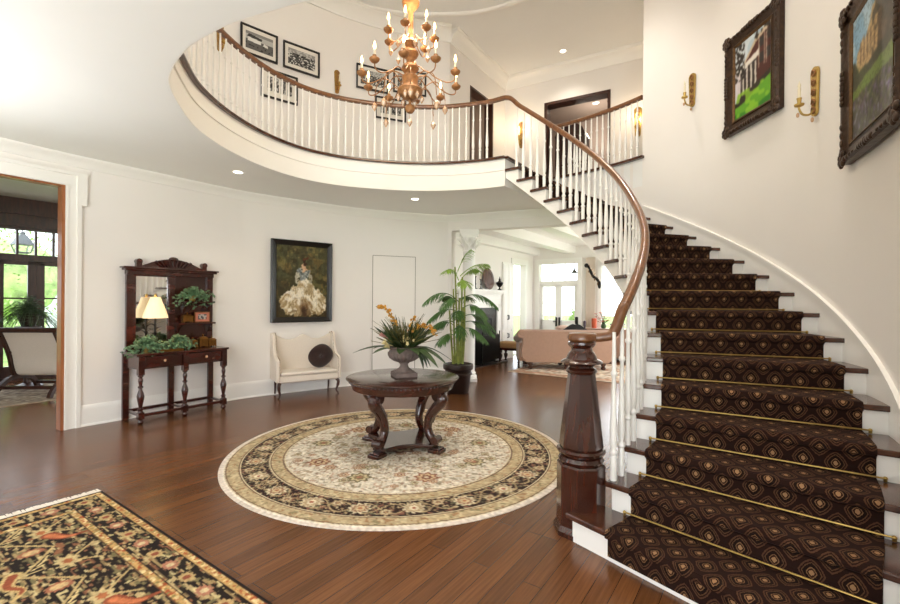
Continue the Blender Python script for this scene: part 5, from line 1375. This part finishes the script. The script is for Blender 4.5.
# ================================================================== DOWNLIGHTS
def can(px, py, z, label, nrm=-1):
    p = at_z(px, py, z); t = thing('recessed_light', label, 'downlight', (p.x, p.y, z), 0, 'recessed ceiling lights')
    mb = MB(); mb.lathe([(.058,-.004),(.085,-.006),(.09,-.0015),(.088,0),(.058,0)], n=28, cap=False); mb.build('trim_ring', M_TRIM, t)
    mb = MB(); mb.lathe([(.0,-.003),(.062,-.003),(.06,-.001),(.0,-.001)], n=24); mb.build('lens', M_CAN, t)
    return p
CANS = [can(238, 172, ZC, 'recessed ceiling light above the hall console'), can(415, 199, ZC, 'recessed ceiling light under the gallery above the flush door'), can(563, 51, ZU, 'recessed ceiling light in the upper hall ceiling')]
# one in the bedroom seen through the upper doorway
pb = HC0+HD*1.67+nF*1.98
tbd = thing('recessed_light', 'lit ceiling light inside the dark room beyond the upper doorway', 'downlight', (pb.x, pb.y, 6.6), 0, 'recessed ceiling lights')
mb = MB(); mb.lathe([(.058,-.004),(.085,-.006),(.09,-.0015),(.088,0),(.058,0)], n=28, cap=False); mb.build('trim_ring', M_TRIM, tbd)
mb = MB(); mb.lathe([(.0,-.003),(.062,-.003),(.06,-.001),(.0,-.001)], n=24); mb.build('lens', M_CAN, tbd)
ar = HC0+HD*1.30+nF*1.1
arm_ = thing('armoire', 'dark carved cabinet inside the room beyond the upper doorway', 'cabinet', (ar.x, ar.y, ZF+.001), rz_of(HD))
mb = MB(); mb.box(-.35,.35,-.25,.25,0,1.9); mb.build('body', M_DKWOOD, arm_, smooth=False)
mb = MB(); mb.prism_y([(-.36,1.9),(.36,1.9),(.3,2.05),(.12,2.2),(0,2.25),(-.12,2.2),(-.3,2.05)], -.27,.25); mb.build('pediment', M_DKWOOD, arm_, smooth=False)

# ================================================================== PALM AND COLUMN
pp = thing('potted_palm', 'tall potted palm in a dark bronze pot beside the living room opening', 'plant', (.143, 7.40, 0))
mb = MB(); mb.lathe([(.17,0),(.18,.02),(.215,.36),(.22,.38),(.245,.395),(.25,.44),(.245,.475),(.225,.48),(.215,.45),(.0,.45)], n=36); pot = mb.build('pot', M_POT, pp)
mb = MB(); mb.lathe([(.223,.30),(.232,.31),(.232,.325),(.223,.335)], n=36); mb.build('pot_band', M_POT, pot)
mb = MB(); mb.lathe([(.0,.44),(.21,.44),(.2,.46),(.1,.475),(.0,.48)], n=24); mb.build('soil', M_SOIL, pp)
rr = random.Random(12)
stems = [(-.05,.0,1.25),(.03,.03,1.45),(.0,-.05,1.1),(.07,-.02,1.3),(-.02,.06,1.62),(.05,.05,.95),(-.08,-.03,.9)]
for x, y, h_ in stems:
    mb = MB(); mb.tube(catmull([(x,y,.46),(x*1.4,y*1.4,.46+h_*.4),(x*1.7+rr.uniform(-.03,.03),y*1.7,.46+h_)], 6), [.019-.0005*i for i in range(13)], 8)
    for k in range(5): z = .6+h_*.8*k/5; mb.lathe([(.019,z-.006),(.022,z),(.019,z+.006)], (x*(1+.8*(z-.46)/h_*.7), y*(1+.8*(z-.46)/h_*.7), 0), 8)
    mb.build('stem', M_STEM, pp)
def frond(base, d, ln, droop, m, w=.016, nl=22, ll=.21):
    ln *= .85 if m is M_PALM else 1.12
    d = Vector(d).normalized(); hz = Vector((d.x, d.y, 0)).normalized() if abs(d.z) < .99 else Vector((1,0,0))
    mb = MB(); pts = []
    for i in range(13): t = i/12; pts.append(Vector(base)+d*(ln*t)-Vector((0,0,1))*(droop*ln*t*t))
    mb.tube(pts, [.008*(1-.75*i/12) for i in range(13)], 6)
    sd = d.cross(Vector((0,0,1))).normalized()
    for i in range(2, nl):
        t = .2+.8*i/nl; j = min(11, int(t*12)); f = t*12-j; p = pts[j].lerp(pts[j+1], f); tg = (pts[j+1]-pts[j]).normalized()
        L = ll*(math.sin(PI*(.15+.8*t)))**.7*rr.uniform(.85,1.1)
        for s_ in (-1, 1): mb.leaf(p, tg*.75+sd*(s_*.8)-Vector((0,0,rr.uniform(.1,.45))), L, w, up=(0,0,1), droop=.35, seg=3)
    mb.build('frond', m, pp)
FR = [((.02,.03,1.92),(.7,-.2,.75),.62,.45,M_PALMT),((-.02,.05,2.0),(.35,-.1,.95),.55,.35,M_PALMT),((.0,.05,1.85),(-.35,-.3,.85),.5,.6,M_PALMT),((.03,.05,1.85),(.5,.3,.8),.55,.5,M_PALMT),((0,0,1.75),(.2,-.6,.6),.5,.7,M_PALMT),
      ((-.05,0,1.55),(-.75,-.3,.62),.85,.75,M_PALM),((.05,0,1.55),(.85,-.2,.55),.85,.75,M_PALM),((0,-.05,1.5),(-.5,-.6,.5),.65,.8,M_PALM),((-.05,0,1.35),(-.9,-.1,.35),.6,.75,M_PALM),((.08,-.02,1.4),(.6,-.55,.5),.7,.8,M_PALM),((.05,.05,1.5),(.3,.7,.7),.6,.6,M_PALM),((-.05,.05,1.5),(-.5,.6,.7),.6,.6,M_PALM),
      ((-.06,-.03,1.15),(-.85,-.35,.45),.62,.7,M_PALM),((.06,-.02,1.15),(.9,-.1,.4),.7,.75,M_PALM),((0,-.05,1.1),(.1,-.9,.4),.5,.8,M_PALM),((.06,.03,1.05),(.75,-.5,.3),.6,.7,M_PALM),((-.06,.03,1.1),(-.65,.3,.5),.55,.7,M_PALM),((-.08,-.03,.95),(-.55,-.6,.35),.5,.7,M_PALM),((.02,-.04,1.3),(-.15,-.8,.7),.55,.8,M_PALM),((.06,0,1.25),(.95,.1,.5),.75,.85,M_PALM)]
for b, d, ln, dr, m in FR: frond(b, d, ln, dr, m)

cl = W0+WD*.385+Vector((WD.y, -WD.x, 0))*-.10
col = thing('column', 'white round column with carved capital at the living room opening', 'column', (cl.x, cl.y, 0))
mb = MB(); mb.box(-.165,.165,-.165,.165,0,.06); mb.lathe([(.16,.06),(.168,.085),(.16,.11),(.135,.118),(.135,.13),(.15,.145),(.145,.165),(.125,.175)], n=36); mb.build('base', M_TRIM, col)
mb = MB(); mb.lathe([(.125,.17),(.128,1.0),(.122,1.8),(.112,2.44),(.118,2.455),(.112,2.47)], n=36); mb.build('shaft', M_TRIM, col)
mb = MB(); mb.lathe([(.112,2.46),(.12,2.52),(.14,2.62),(.165,2.72),(.16,2.73)], n=24)
for row, (z, r) in enumerate(((2.48,.118),(2.57,.132))):
    for i in range(10):
        a = 2*PI*(i+.5*row)/10; mb.leaf((r*math.cos(a), r*math.sin(a), z), (math.cos(a)*.35, math.sin(a)*.35, 1), .14, .07, up=(math.cos(a), math.sin(a), 0), droop=-.5, seg=4, th=.008)
for i in range(4):
    a = PI/4+PI/2*i; mb.tube([(.15*math.cos(a)-.02*math.sin(a), .15*math.sin(a)+.02*math.cos(a), 2.71), (.15*math.cos(a)+.02*math.sin(a), .15*math.sin(a)-.02*math.cos(a), 2.71)], .032, 10)
mb.box(-.16,.16,-.16,.16,2.73,2.78); mb.box(-.18,.18,-.18,.18,2.78,2.852); mb.build('capital', M_TRIM, col)

# ================================================================== LIVING ROOM
def lthing(name, label, cat, t, s_, z=0., rz=None, group=None): p = lr(t, s_, z); return thing(name, label, cat, p, math.atan2(E1.y, E1.x) if rz is None else rz, group)
# fireplace: local x along the wall (deep), -y into the room
fp = lthing('fireplace', 'white mantel fireplace with black surround on the living room left wall', 'fireplace', -2.95, 0.012)
def fbx(m_, x0,x1,y0,y1,z0,z1): m_.box(x0,x1,y0,y1,z0,z1)
mb = MB(); mb.box(-1.02,-.66,-.07,0,0,1.5); mb.box(.66,.84,-.07,0,0,1.5); mb.box(-1.02,.84,-.07,0,1.36,1.68); mb.box(.64,.86,-.085,0,0,.16); mb.box(-1.04,-.64,-.085,0,0,.16); mb.box(-.98,.80,-.085,0,1.44,1.6); mb.build('mantel', M_TRIM, fp, smooth=False, bev=.006)
mb = MB(); mb.box(-1.08,.90,-.15,0,1.75,1.80); mb.box(-1.05,.87,-.12,0,1.71,1.75); mb.box(-1.03,.85,-.095,0,1.68,1.71); mb.build('mantel_shelf', M_TRIM, fp, smooth=False, bev=.004)
mb = MB(); mb.box(-.66,-.42,-.03,0,0,1.36); mb.box(.42,.66,-.03,0,0,1.36); mb.box(-.42,.42,-.03,0,1.10,1.36); mb.build('surround', mat('slate_surround', '2A2725', .25, var=.2), fp, smooth=False)
mb = MB(); mb.box(-.42,.42,-.022,-.002,0,1.10); mb.build('firebox', M_BRICKB, fp, smooth=False)
mb = MB(); mb.box(-1.0,.80,-.30,-.088,0,.03); mb.build('hearth', mat('hearth_stone', '3A3330', .3, var=.2), fp, smooth=False)
mb = MB(); mb.box(-.40,.40,-.12,-.1,.12,.72); 
for i in range(9): mb.tube([(-.4+.1*i,-.11,.12),(-.4+.1*i,-.11,.75)], .007, 6)
for x in (-.4,.4): mb.tube([(x,-.11,.03),(x,-.11,.8)], .014, 8)
fs = lthing('fire_screen', 'black iron fire screen standing before the firebox', 'fire screen', -2.95, .012); mb.M = None
mb.v = [Vector((p.x, p.y-.16, p.z)) for p in mb.v]; mb.build('screen_panel', M_IRON, fs)
mb = MB(); mb.box(-.42,-.36,-.24,-.1,.031,.045); mb.box(.36,.42,-.24,-.1,.031,.045); mb.build('foot', M_IRON, fs, smooth=False)
MZ = 1.801
pl_ = lthing('round_plaque', 'dark round wooden plaque leaning on the mantel shelf', 'plaque', -2.77, .07, MZ)
mb = MB(); mb.lathe([(.0,-.012),(.24,-.012),(.265,0),(.24,.012),(.15,.016),(.145,.01),(.0,.016)], n=40); mb.v = [Vector((p.x, -p.z-.03*0, p.y+.268)) for p in mb.v]; mb.v = [Vector((p.x, p.y+ (p.z-.268)*.12-.02, p.z)) for p in mb.v]; mb.build('disc', wood('plaque_wood', '3A221A', '6A4636', .5, .1), pl_)
mu = lthing('mantel_urn', 'small black lidded urn at the right end of the mantel shelf', 'urn', -2.26, .115, MZ)
mb = MB(); mb.lathe([(.05,0),(.055,.015),(.02,.04),(.016,.07),(.05,.10),(.085,.15),(.09,.18),(.1,.19),(.07,.205),(.03,.23),(.02,.26),(.03,.275),(.012,.3),(.004,.345)], n=20); mb.build('body', M_IRON, mu)
for t_, h_, lab in ((-3.36,.30,'black candlestick at the left end of the mantel shelf, beside the palm'),(-3.12,.24,'black candlestick with pale candle left of the round plaque')):
    c_ = lthing('candlestick', lab, 'candlestick', t_, .08, MZ)
    mb = MB(); mb.lathe([(.05,0),(.05,.012),(.014,.03),(.011,.1),(.024,.12),(.011,.14),(.011,h_-.03),(.03,h_-.01),(.02,h_)], n=14); mb.build('stand', M_IRON, c_)
    mb = MB(); mb.lathe([(.014,h_-.002),(.014,h_+.13),(.003,h_+.14)], n=10); mb.build('candle', M_CANDLE, c_)
# built-in cupboard doors right of the mantel
cb = lthing('cupboard', 'white panelled built-in cupboard beside the fireplace', 'cupboard', -1.70, .012)
mb = MB(); mb.box(-.25,.25,-.03,0,.1,2.55); mb.build('cupboard_frame', M_TRIM, cb, smooth=False)
for z0, z1 in ((.14,.72),(.78,2.5)):
    for x0, x1 in ((-.24,-.005),(.005,.24)):
        mb = MB(); mb.box(x0,x1,-.05,-.03,z0,z1); mb.box(x0+.05,x1-.05,-.056,-.05,z0+.06,z1-.06); dd = mb.build('cupboard_door', M_TRIM, cb, smooth=False, bev=.004)
        mb = MB(); xx = x1-.025 if x0 < -.1 else x0+.025; zz = z1-.1 if z0 < .5 else 1.1; mb.tube([(xx,-.05,zz-.06),(xx,-.08,zz-.04),(xx,-.08,zz+.04),(xx,-.05,zz+.06)], .009, 8); mb.build('handle', M_IRON, dd)
# upholstered bench
bn = thing('upholstered_bench', 'gold brocade bench on dark turned legs left of the tan sofa', 'bench', (1.555, 11.17, 0), math.radians(-35))
mb = MB(); mb.box(-.31,.31,-.2,.2,.36,.52); mb.build('cushion', M_BENCH, bn, bev=.05, bseg=4)
mb = MB(); mb.box(-.29,.29,-.18,.18,.31,.365); mb.build('apron', M_MAHOG, bn, smooth=False, bev=.006)
for x in (-.25,.25):
    for y in (-.14,.14): mb = MB(); mb.lathe([(.018,0),(.035,.02),(.03,.05),(.018,.07),(.032,.1),(.05,.16),(.045,.2),(.02,.23),(.04,.25),(.04,.32)], (x,y,0), 14); mb.build('leg', M_DKWOOD, bn)
# sofa seen from the back
so_ = thing('sofa', 'tan velvet rolled arm sofa seen from behind, on dark turned feet', 'sofa', (2.62, 10.33, .0095), math.radians(-3))
W2 = 1.02
prof = [(-.87*0-W2+.12,.16),(W2-.12,.16),(W2-.03,.26),(W2,.42),(W2-.05,.60),(W2-.03,.72),(W2+.06,.80),(W2+.05,.86),(-W2-.05,.86),(-W2-.06,.80),(-W2+.03,.72),(-W2+.05,.60),(-W2,.42),(-W2+.03,.26)]
mb = MB(); mb.prism_y(prof, -.44,-.22); mb.build('back', M_SOFA, so_, bev=.02, bseg=3)
mb = MB(); mb.box(-W2+.08,W2-.08,-.24,.45,.16,.44); mb.build('seat', M_SOFA, so_, bev=.04, bseg=3)
for s_ in (-1, 1):
    mb = MB(); x = s_*(W2-.06); mb.box(x-.08,x+.08,-.3,.45,.17,.58); mb.tube([(x+s_*.05,-.43,.79),(x+s_*.05,.46,.62)], [.10,.10], 18); mb.build('arm', M_SOFA, so_, bev=.02)
mb = MB(); mb.tube([(-W2-.02,-.33,.83),(W2+.02,-.33,.83)], .055, 16); mb.build('back_roll', M_SOFA, so_)
for x in (-W2+.22, 0, W2-.22):
    for y in (-.36,.38): mb = MB(); mb.lathe([(.025,0),(.05,.02),(.055,.05),(.03,.075),(.05,.1),(.06,.13),(.05,.165)], (x,y,0), 14); mb.build('foot', M_DKWOOD, so_)
# carved dark tray table top behind the sofa back, cushions and tabletop pieces beyond
ct = thing('coffee_table', 'dark carved table beyond the tan sofa, its scalloped gallery just showing', 'table', (3.12, 11.50, .0), 0)
mb = MB(); mb.box(-.5,.5,-.35,.35,.70,.735); mb.build('tabletop', M_DKWOOD, ct, smooth=False, bev=.005)
gp_ = [(-.48,.735),(.48,.735),(.48,.79),(.40,.83),(.34,.81),(.26,.85),(.18,.91),(.12,.95),(.06,.97),(0,.955),(-.06,.97),(-.12,.95),(-.18,.91),(-.26,.85),(-.34,.81),(-.40,.83),(-.48,.79)]
mb = MB(); mb.prism_y(gp_, -.34,-.315); mb.build('gallery', M_IRON, ct, smooth=False)
for x in (-.42,.42):
    for y in (-.28,.28): mb = MB(); mb.lathe([(.03,0),(.045,.03),(.025,.07),(.03,.3),(.05,.4),(.03,.5),(.035,.7)], (x,y,0), 12); mb.build('leg', M_DKWOOD, ct)
def bottle(label, x, y, z, h_, r, m, nm='candlestick', cat='candlestick'):
    t = thing(nm, label, cat, (x, y, z)); mb = MB(); mb.lathe([(r*1.3,0),(r*1.3,.012),(r*.6,.03),(r*.6,h_*.5),(r,h_*.55),(r,h_*.95),(r*.5,h_)], n=14); mb.build('stand', m, t); return t
bottle('taller dark candlestick behind the carved gallery, left of the coral flowers', 3.28, 11.62, .7365, .40, .042, M_IRON)
bottle('shorter dark purple candlestick behind the carved gallery', 3.47, 11.55, .7365, .30, .036, mat('plum_wax', '3A2430', .4))
cn_ = thing('throw_pillow', 'pale pink pillow lying on the carved table beyond the sofa', 'pillow', (2.93, 11.62, .7365)); mb = MB(); mb.ball((0,0,.09), (.20,.13,.09), 18, 10); mb.build('pillow_cover', mat('pink_linen', 'D8B8A8', .9), cn_)
# sideboard under the right-hand window with flowers and candles
sb_ = lthing('sideboard', 'low pale cabinet under the living room window', 'cabinet', -.26, 2.30, 0, math.atan2(E2.y, E2.x))
mb = MB(); mb.box(-.6,.6,-.2,.2,.08,.80); mb.build('body', M_SOFA, sb_, smooth=False, bev=.01)
mb = MB(); mb.box(-.63,.63,-.22,.22,.80,.83); mb.build('top', M_SOFA, sb_, smooth=False, bev=.005)
for x in (-.55,.55):
    for y in (-.16,.16): mb = MB(); mb.box(x-.03,x+.03,y-.03,y+.03,0,.08); mb.build('foot', M_DKWOOD, sb_, smooth=False)
pz = lr(-.30, 1.90, .831); cdl = thing('pillar_candle', 'orange pillar candle on the sideboard left of the coral flowers', 'candle', pz); mb = MB(); mb.lathe([(.065,0),(.065,.25),(.055,.255),(.0,.245)], n=18); mb.build('wax', M_REDF, cdl); mb = MB(); mb.tube([(0,0,.245),(0,0,.27)], .004, 5); mb.build('wick', M_BLACK, cdl)
pz = lr(-.34, 2.16, .831); vf = thing('vase_of_flowers', 'coral red flowers in a small green vase on the sideboard', 'flowers', pz)
mb = MB(); mb.lathe([(.05,0),(.07,.05),(.06,.1),(.04,.13),(.05,.15)], n=16); mb.build('vase', M_LEAF, vf)
mb = MB(); mb2 = MB(); rr = random.Random(31)
for i in range(26):
    a = rr.uniform(0,2*PI); r_ = rr.uniform(.03,.24); z_ = rr.uniform(.16,.42); p = Vector((r_*math.cos(a), r_*math.sin(a)*.7, z_)); mb2.tube([(0,0,.12), p*.6+Vector((0,0,.05)), p], .004, 4)
    for k in range(6): b_ = 2*PI*k/6; mb.leaf(p, (math.cos(b_), math.sin(b_), .4), .05, .035, droop=.1, seg=2)
mb.build('petals', M_REDF, vf); mb2.build('stems', M_LEAF, vf)
pz = lr(-.30, 2.50, .831); bw = thing('dark_bowl', 'dark bowl of black fruit at the right of the coral flowers', 'bowl', pz)
mb = MB(); mb.lathe([(.06,0),(.06,.02),(.14,.07),(.2,.12),(.195,.13),(.13,.09),(.0,.05)], n=24); mb.build('bowl', M_IRON, bw)
mb = MB()
for i in range(9): a = i*2.4; mb.ball((.1*math.cos(a)*(i > 2), .1*math.sin(a)*(i > 2), .12+.03*(i < 4)), .055, 10, 7)
mb.build('fruit', M_IRON, bw)
# black iron scroll that hangs on a pale curtain beside the window
cu2 = lthing('curtain_panel', 'pale curtain panel left of the living room window', 'curtain', -.06, 1.72, .02, math.atan2(E2.y, E2.x))
mb = MB(); pth = [Vector((-.13+.26*i/40, .018*math.sin(i*1.25), 0)) for i in range(41)]; mb.wall(pth, 0, 2.72, .006); mb.build('cloth', M_UPH, cu2)
g0 = Vector(at_y(586.5, 265.5, 11.9)); g1 = Vector(at_y(599.5, 284, 11.3))
isc = thing('iron_scroll', 'black wrought iron scroll hanging beside the pale living room curtain', 'ornament', (g0+g1)/2)
mb = MB(); o_ = (g0+g1)/2; L2 = (g1-g0); pts = []
for i in range(25): t = i/24; pts.append(g0-o_+L2*t+Vector((0,0,.035*math.sin(t*PI*3))))
mb.tube(pts, [.022+.018*abs(math.sin(i*.55)) for i in range(25)], 8); mb.ball(g0-o_, .06, 10, 7); mb.ball(g1-o_-Vector((0,0,.02)), (.045,.045,.10), 10, 7); mb.build('scroll', M_IRON, isc)
mb = MB()
for i in range(8): t = (i+1)/9; mb.leaf(g0-o_+L2*t, (.3*(-1)**i, -.4, .8*(-1)**i), .10, .04, seg=2)
mb.build('leaves', M_BRONZE, isc)
ln_ = thing('porch_lantern', 'glass porch lantern hanging outside the living room transom', 'lantern', lr(1.6, .68, 2.18))
mb = MB(); mb.lathe([(.1,0),(.1,.01),(.09,.02)], n=6); mb.lathe([(.11,.26),(.02,.38),(.015,.42)], n=6); mb.tube([(0,0,.4),(0,0,.899)], .008, 6)
for i in range(6): a = PI/3*i; mb.tube([(.095*math.cos(a), .095*math.sin(a), .01),(.105*math.cos(a), .105*math.sin(a), .27)], .008, 5)
mb.build('cage', M_IRON, ln_, smooth=False)

# ================================================================== LEFT-HAND ROOM
lc = thing('lounge_chair', 'cream slung lounge chair with dark wood frame seen from behind in the left room', 'chair', (-6.38, 6.93, .0105), math.radians(4))
# local: faces +y, back leans to -y
mb = MB(); P = []
def side(y): return y
bk = [(-.16,1.0),(-.06,.80),(.02,.60),(.06,.42),(.12,.30),(.28,.27),(.5,.33),(.62,.40)]
sl = catmull([(0,y,z) for y, z in bk], 5)
vs_ = []; fs_ = []
for p in sl:
    vs_ += [(-.37,p.y,p.z-.0),(.37,p.y,p.z-.0),(.37,p.y+.03,p.z+.03),(-.37,p.y+.03,p.z+.03)]
for i in range(len(sl)-1):
    for k in range(4): fs_.append((i*4+k, i*4+(k+1) % 4, (i+1)*4+(k+1) % 4, (i+1)*4+k))
fs_ += [(3,2,1,0), tuple((len(sl)-1)*4+k for k in range(4))]
mb.add(vs_, fs_); mb.build('sling', M_UPH, lc, bev=.01)
for s_ in (-1, 1):
    x = s_*.395; mb = MB()
    mb.sweep([Vector((x, p.y, p.z)) for p in sl], [(-.02,-.04),(.02,-.04),(.02,.04),(-.02,.04)])
    mb.build('side_rail', M_DKWOOD, lc)
    mb = MB(); mb.sweep(catmull([(x,-.26,.0),(x,-.2,.10),(x,-.02,.24),(x,.2,.265),(x,.42,.2),(x,.55,.0)], 6), [(-.025,-.03),(.025,-.03),(.025,.03),(-.025,.03)]); mb.build('leg', M_DKWOOD, lc)
    mb = MB(); mb.sweep(catmull([(x,-.02,.66),(x,.2,.62),(x,.45,.60),(x,.55,.57)], 5), [(-.035,-.015),(.035,-.015),(.035,.015),(-.035,.015)]); mb.tube([(x,.45,.60),(x,.47,.34)], .022, 8); mb.build('arm', M_DKWOOD, lc)
mb = MB(); mb.tube([(-.44,-.165,1.01),(.44,-.165,1.01)], .04, 14); mb.build('top_rail', M_DKWOOD, lc)
mb = MB(); mb.beam((-.39,-.12,.135),(.39,-.12,.135),.03,.05); mb.beam((-.39,.48,.12),(.39,.48,.12),.03,.05); mb.build('stretcher', M_DKWOOD, lc)
fs2 = Vector((-7.12, 7.58, 0))
stand = thing('plant_stand', 'dark round plant stand behind the lounge chair carrying the fern', 'plant stand', fs2)
mb = MB(); mb.lathe([(.2,0),(.2,.03),(.06,.08),(.035,.25),(.05,.5),(.035,.8),(.08,.96),(.17,1.0),(.17,1.03)], n=24); mb.build('pedestal', M_DKWOOD, stand)
fern = thing('potted_fern', 'bushy green fern in a dark pot before the left room windows', 'plant', fs2+Vector((0,0,1.0315)))
mb = MB(); mb.lathe([(.09,0),(.13,.12),(.14,.2),(.15,.21),(.13,.21),(.12,.18),(.0,.18)], n=20); mb.build('pot', M_POT, fern)
rr = random.Random(21); mbf = [MB() for _ in range(3)]
for i in range(150):
    a = rr.uniform(0, 2*PI); el = rr.uniform(.2, 1.5); d = Vector((math.cos(a)*math.cos(el), math.sin(a)*math.cos(el), math.sin(el))); ln = rr.uniform(.42,.66); m_ = mbf[i % 3]
    pts = [Vector((0,0,.2))+d*(ln*t)-Vector((0,0,1))*(.85*ln*t*t*(.4+math.cos(el))) for t in [k/9 for k in range(10)]]
    m_.tube(pts, .003, 4); sd = d.cross(Vector((0,0,1))).normalized()
    for k in range(2, 10):
        for s_ in (-1,1): m_.leaf(pts[k], sd*s_+d*.3, .075*(1.15-k/10), .034, seg=1, droop=.2)
for m_ in mbf: m_.build('fronds', M_LEAF, fern)
lt = thing('hanging_lantern', 'grey metal lantern hanging outside the left room transom', 'lantern', (-8.58, 9.0, 2.40))
mb = MB(); mb.lathe([(.13,.0),(.135,.02),(.12,.03)], n=4, rot=.3); mb.lathe([(.205,.17),(.2,.19),(.08,.36),(.05,.38),(.05,.42),(.02,.44)], n=4, rot=.3); mb.tube([(0,0,.42),(0,0,1.2)], .008, 6)
for i in range(4): a = .3+PI/2*i; mb.tube([(.13*math.cos(a), .13*math.sin(a), .01),(.19*math.cos(a), .19*math.sin(a), .18)], .011, 6)
mb.build('cage', mat('zinc', '5A6066', .5, .5), lt, smooth=False)
mb = MB(); mb.lathe([(.118,.03),(.17,.17)], n=4, rot=.3); mb.build('panes', M_GLASS, lt, smooth=False)
# garden beyond the windows
shrub('tree', (-13.2, 13.5, .4), (1.6,1.6,1.7), 1500, 'pale green tree in the garden left of the sunroom doors', 'tree', None, ls=.13)
for i, (t_, s_, lab) in enumerate(((3.2,.15,'slim evergreen shrub outside the left leaf of the french doors'),(3.2,.72,'slim evergreen shrub outside the right leaf of the french doors'))):
    p = lr(t_, s_, -.1); shrub('evergreen_shrub', (p.x, p.y, -.1), (.22,.22,.75), 420, lab, 'shrub', 'evergreens by the terrace', ls=.11)
mb = MB(); mb.prism_z([lw(2.6,9,0), lw(7.5,9.5,0), lw(7.5,12,0), lw(2.6,12,0)], -.2, 3.0); hz_ = mb.build('neighbour_wall', M_SIDING, smooth=False)
tag(hz_, 'pale grey outbuilding wall beyond the sunroom doors', 'building')

# ================================================================== LIGHT
def area(name, loc, target, sx, sy, power, col):
    l = bpy.data.lights.new(name, 'AREA'); l.shape = 'RECTANGLE'; l.size = sx; l.size_y = sy; l.energy = power; l.color = col
    o = bpy.data.objects.new(name, l); COL.objects.link(o); o.location = loc
    o.rotation_euler = (Vector(target)-Vector(loc)).to_track_quat('-Z', 'Y').to_euler(); return o
def point(name, loc, power, col, r=.05):
    l = bpy.data.lights.new(name, 'POINT'); l.energy = power; l.color = col; l.shadow_soft_size = r
    o = bpy.data.objects.new(name, l); COL.objects.link(o); o.location = loc; return o
DAY = (.98, .985, 1.0); WARM = (1, .78, .52); SOFT = (1, .9, .76)
def spot(name, loc, tgt, power, col, ang, blend=.6, r=.08):
    l = bpy.data.lights.new(name, 'SPOT'); l.energy = power; l.color = col; l.spot_size = math.radians(ang); l.spot_blend = blend; l.shadow_soft_size = r
    o = bpy.data.objects.new(name, l); COL.objects.link(o); o.location = loc
    o.rotation_euler = (Vector(tgt)-Vector(loc)).to_track_quat('-Z', 'Y').to_euler(); return o
area('daylight_entry', (-1.9,-2.55,1.3), (-2.6,4,1.5), 3.2, 2.4, 150, DAY)
area('daylight_upper', (-.9,-2.55,4.9), (-.6,6,4.4), 5.2, 1.9, 105, DAY)
c = lr(-2.6, 5.15, 1.5); area('living_fill', c, lr(-3.2, 0, 1.2), 3.6, 1.9, 110, DAY)  # added fill for the living room, set at made-up windows out of view
c = lr(-.1, 2.55, 1.45); area('daylight_living_window', c, lr(-4, 2.2, 1), 1.0, 2.0, 30, DAY)
spot('ceiling_fill', (-3.4,.1,1.75), (-3.1,1.2,4), 290, (.95,.975,1), 150, 1, .2)  # this and the two below: added unseen uplights that brighten the foyer ceiling
spot('ceiling_fill', (.6,-1.0,1.75), (.2,.6,4), 300, (.95,.975,1), 150, 1, .2)
spot('ceiling_fill', (-4.2,2.6,1.75), (-3.6,3.2,4), 150, (.95,.975,1), 150, 1, .2)
point('chandelier_glow', (CH.x, CH.y, CH.z+.62), 46, (1,.82,.6), .22)
point('chandelier_glow', (CH.x+.2, CH.y-.2, CH.z+1.1), 36, (1,.82,.6), .2)
for p in CANS[:2]: spot('downlight_glow', (p.x, p.y, p.z-.03), (p.x, p.y, 0), 22, SOFT, 110, .8, .06)
spot('downlight_glow', (CANS[2].x, CANS[2].y, ZU-.03), (CANS[2].x, CANS[2].y, 0), 60, SOFT, 120, .8, .08)
point('bedroom_glow', (pb.x, pb.y, 5.9), 40, SOFT, .12)
q = W0+HR*1.25+nR*.7; point('closet_fill', (q.x, q.y, 5.6), 5, WARM, .1)  # added light with no known lamp, keeps the upper doorway from going black
q = on_console(-.255,.03,KZ+.54); point('lamp_glow', q, 3.5, WARM, .03)
for px, py in ((522,128),(638,115)): q = far_wall(px, py)-nF*.32; point('sconce_glow', q, 9, WARM, .05)
for x, y in ((2.0,2.7),(2.35,4.3),(2.0,5.9),(-.3,4.2)): spot('stairwell_fill', (x, y, ZU-.03), (x, y, 0), 230, (1,.93,.84), 75, .9, .1)  # added lamps without fixtures, out of view, to light the treads from above
W = bpy.data.worlds.new('sky'); SC.world = W; W.use_nodes = True
nt = W.node_tree; bg = nt.nodes['Background']; bg.inputs['Color'].default_value = (.86, .93, 1, 1); bg.inputs['Strength'].default_value = 4.5
sun = bpy.data.lights.new('sun', 'SUN'); sun.energy = 2.5; sun.angle = .02; so = bpy.data.objects.new('sun', sun); COL.objects.link(so); so.rotation_euler = (math.radians(40), 0, math.radians(60))
SC.cycles.use_denoising = True
SC.cycles.max_bounces = 9; SC.cycles.diffuse_bounces = 5; SC.cycles.glossy_bounces = 4; SC.cycles.transparent_max_bounces = 8
SC.cycles.sample_clamp_indirect = 6; SC.cycles.caustics_reflective = False; SC.cycles.caustics_refractive = False
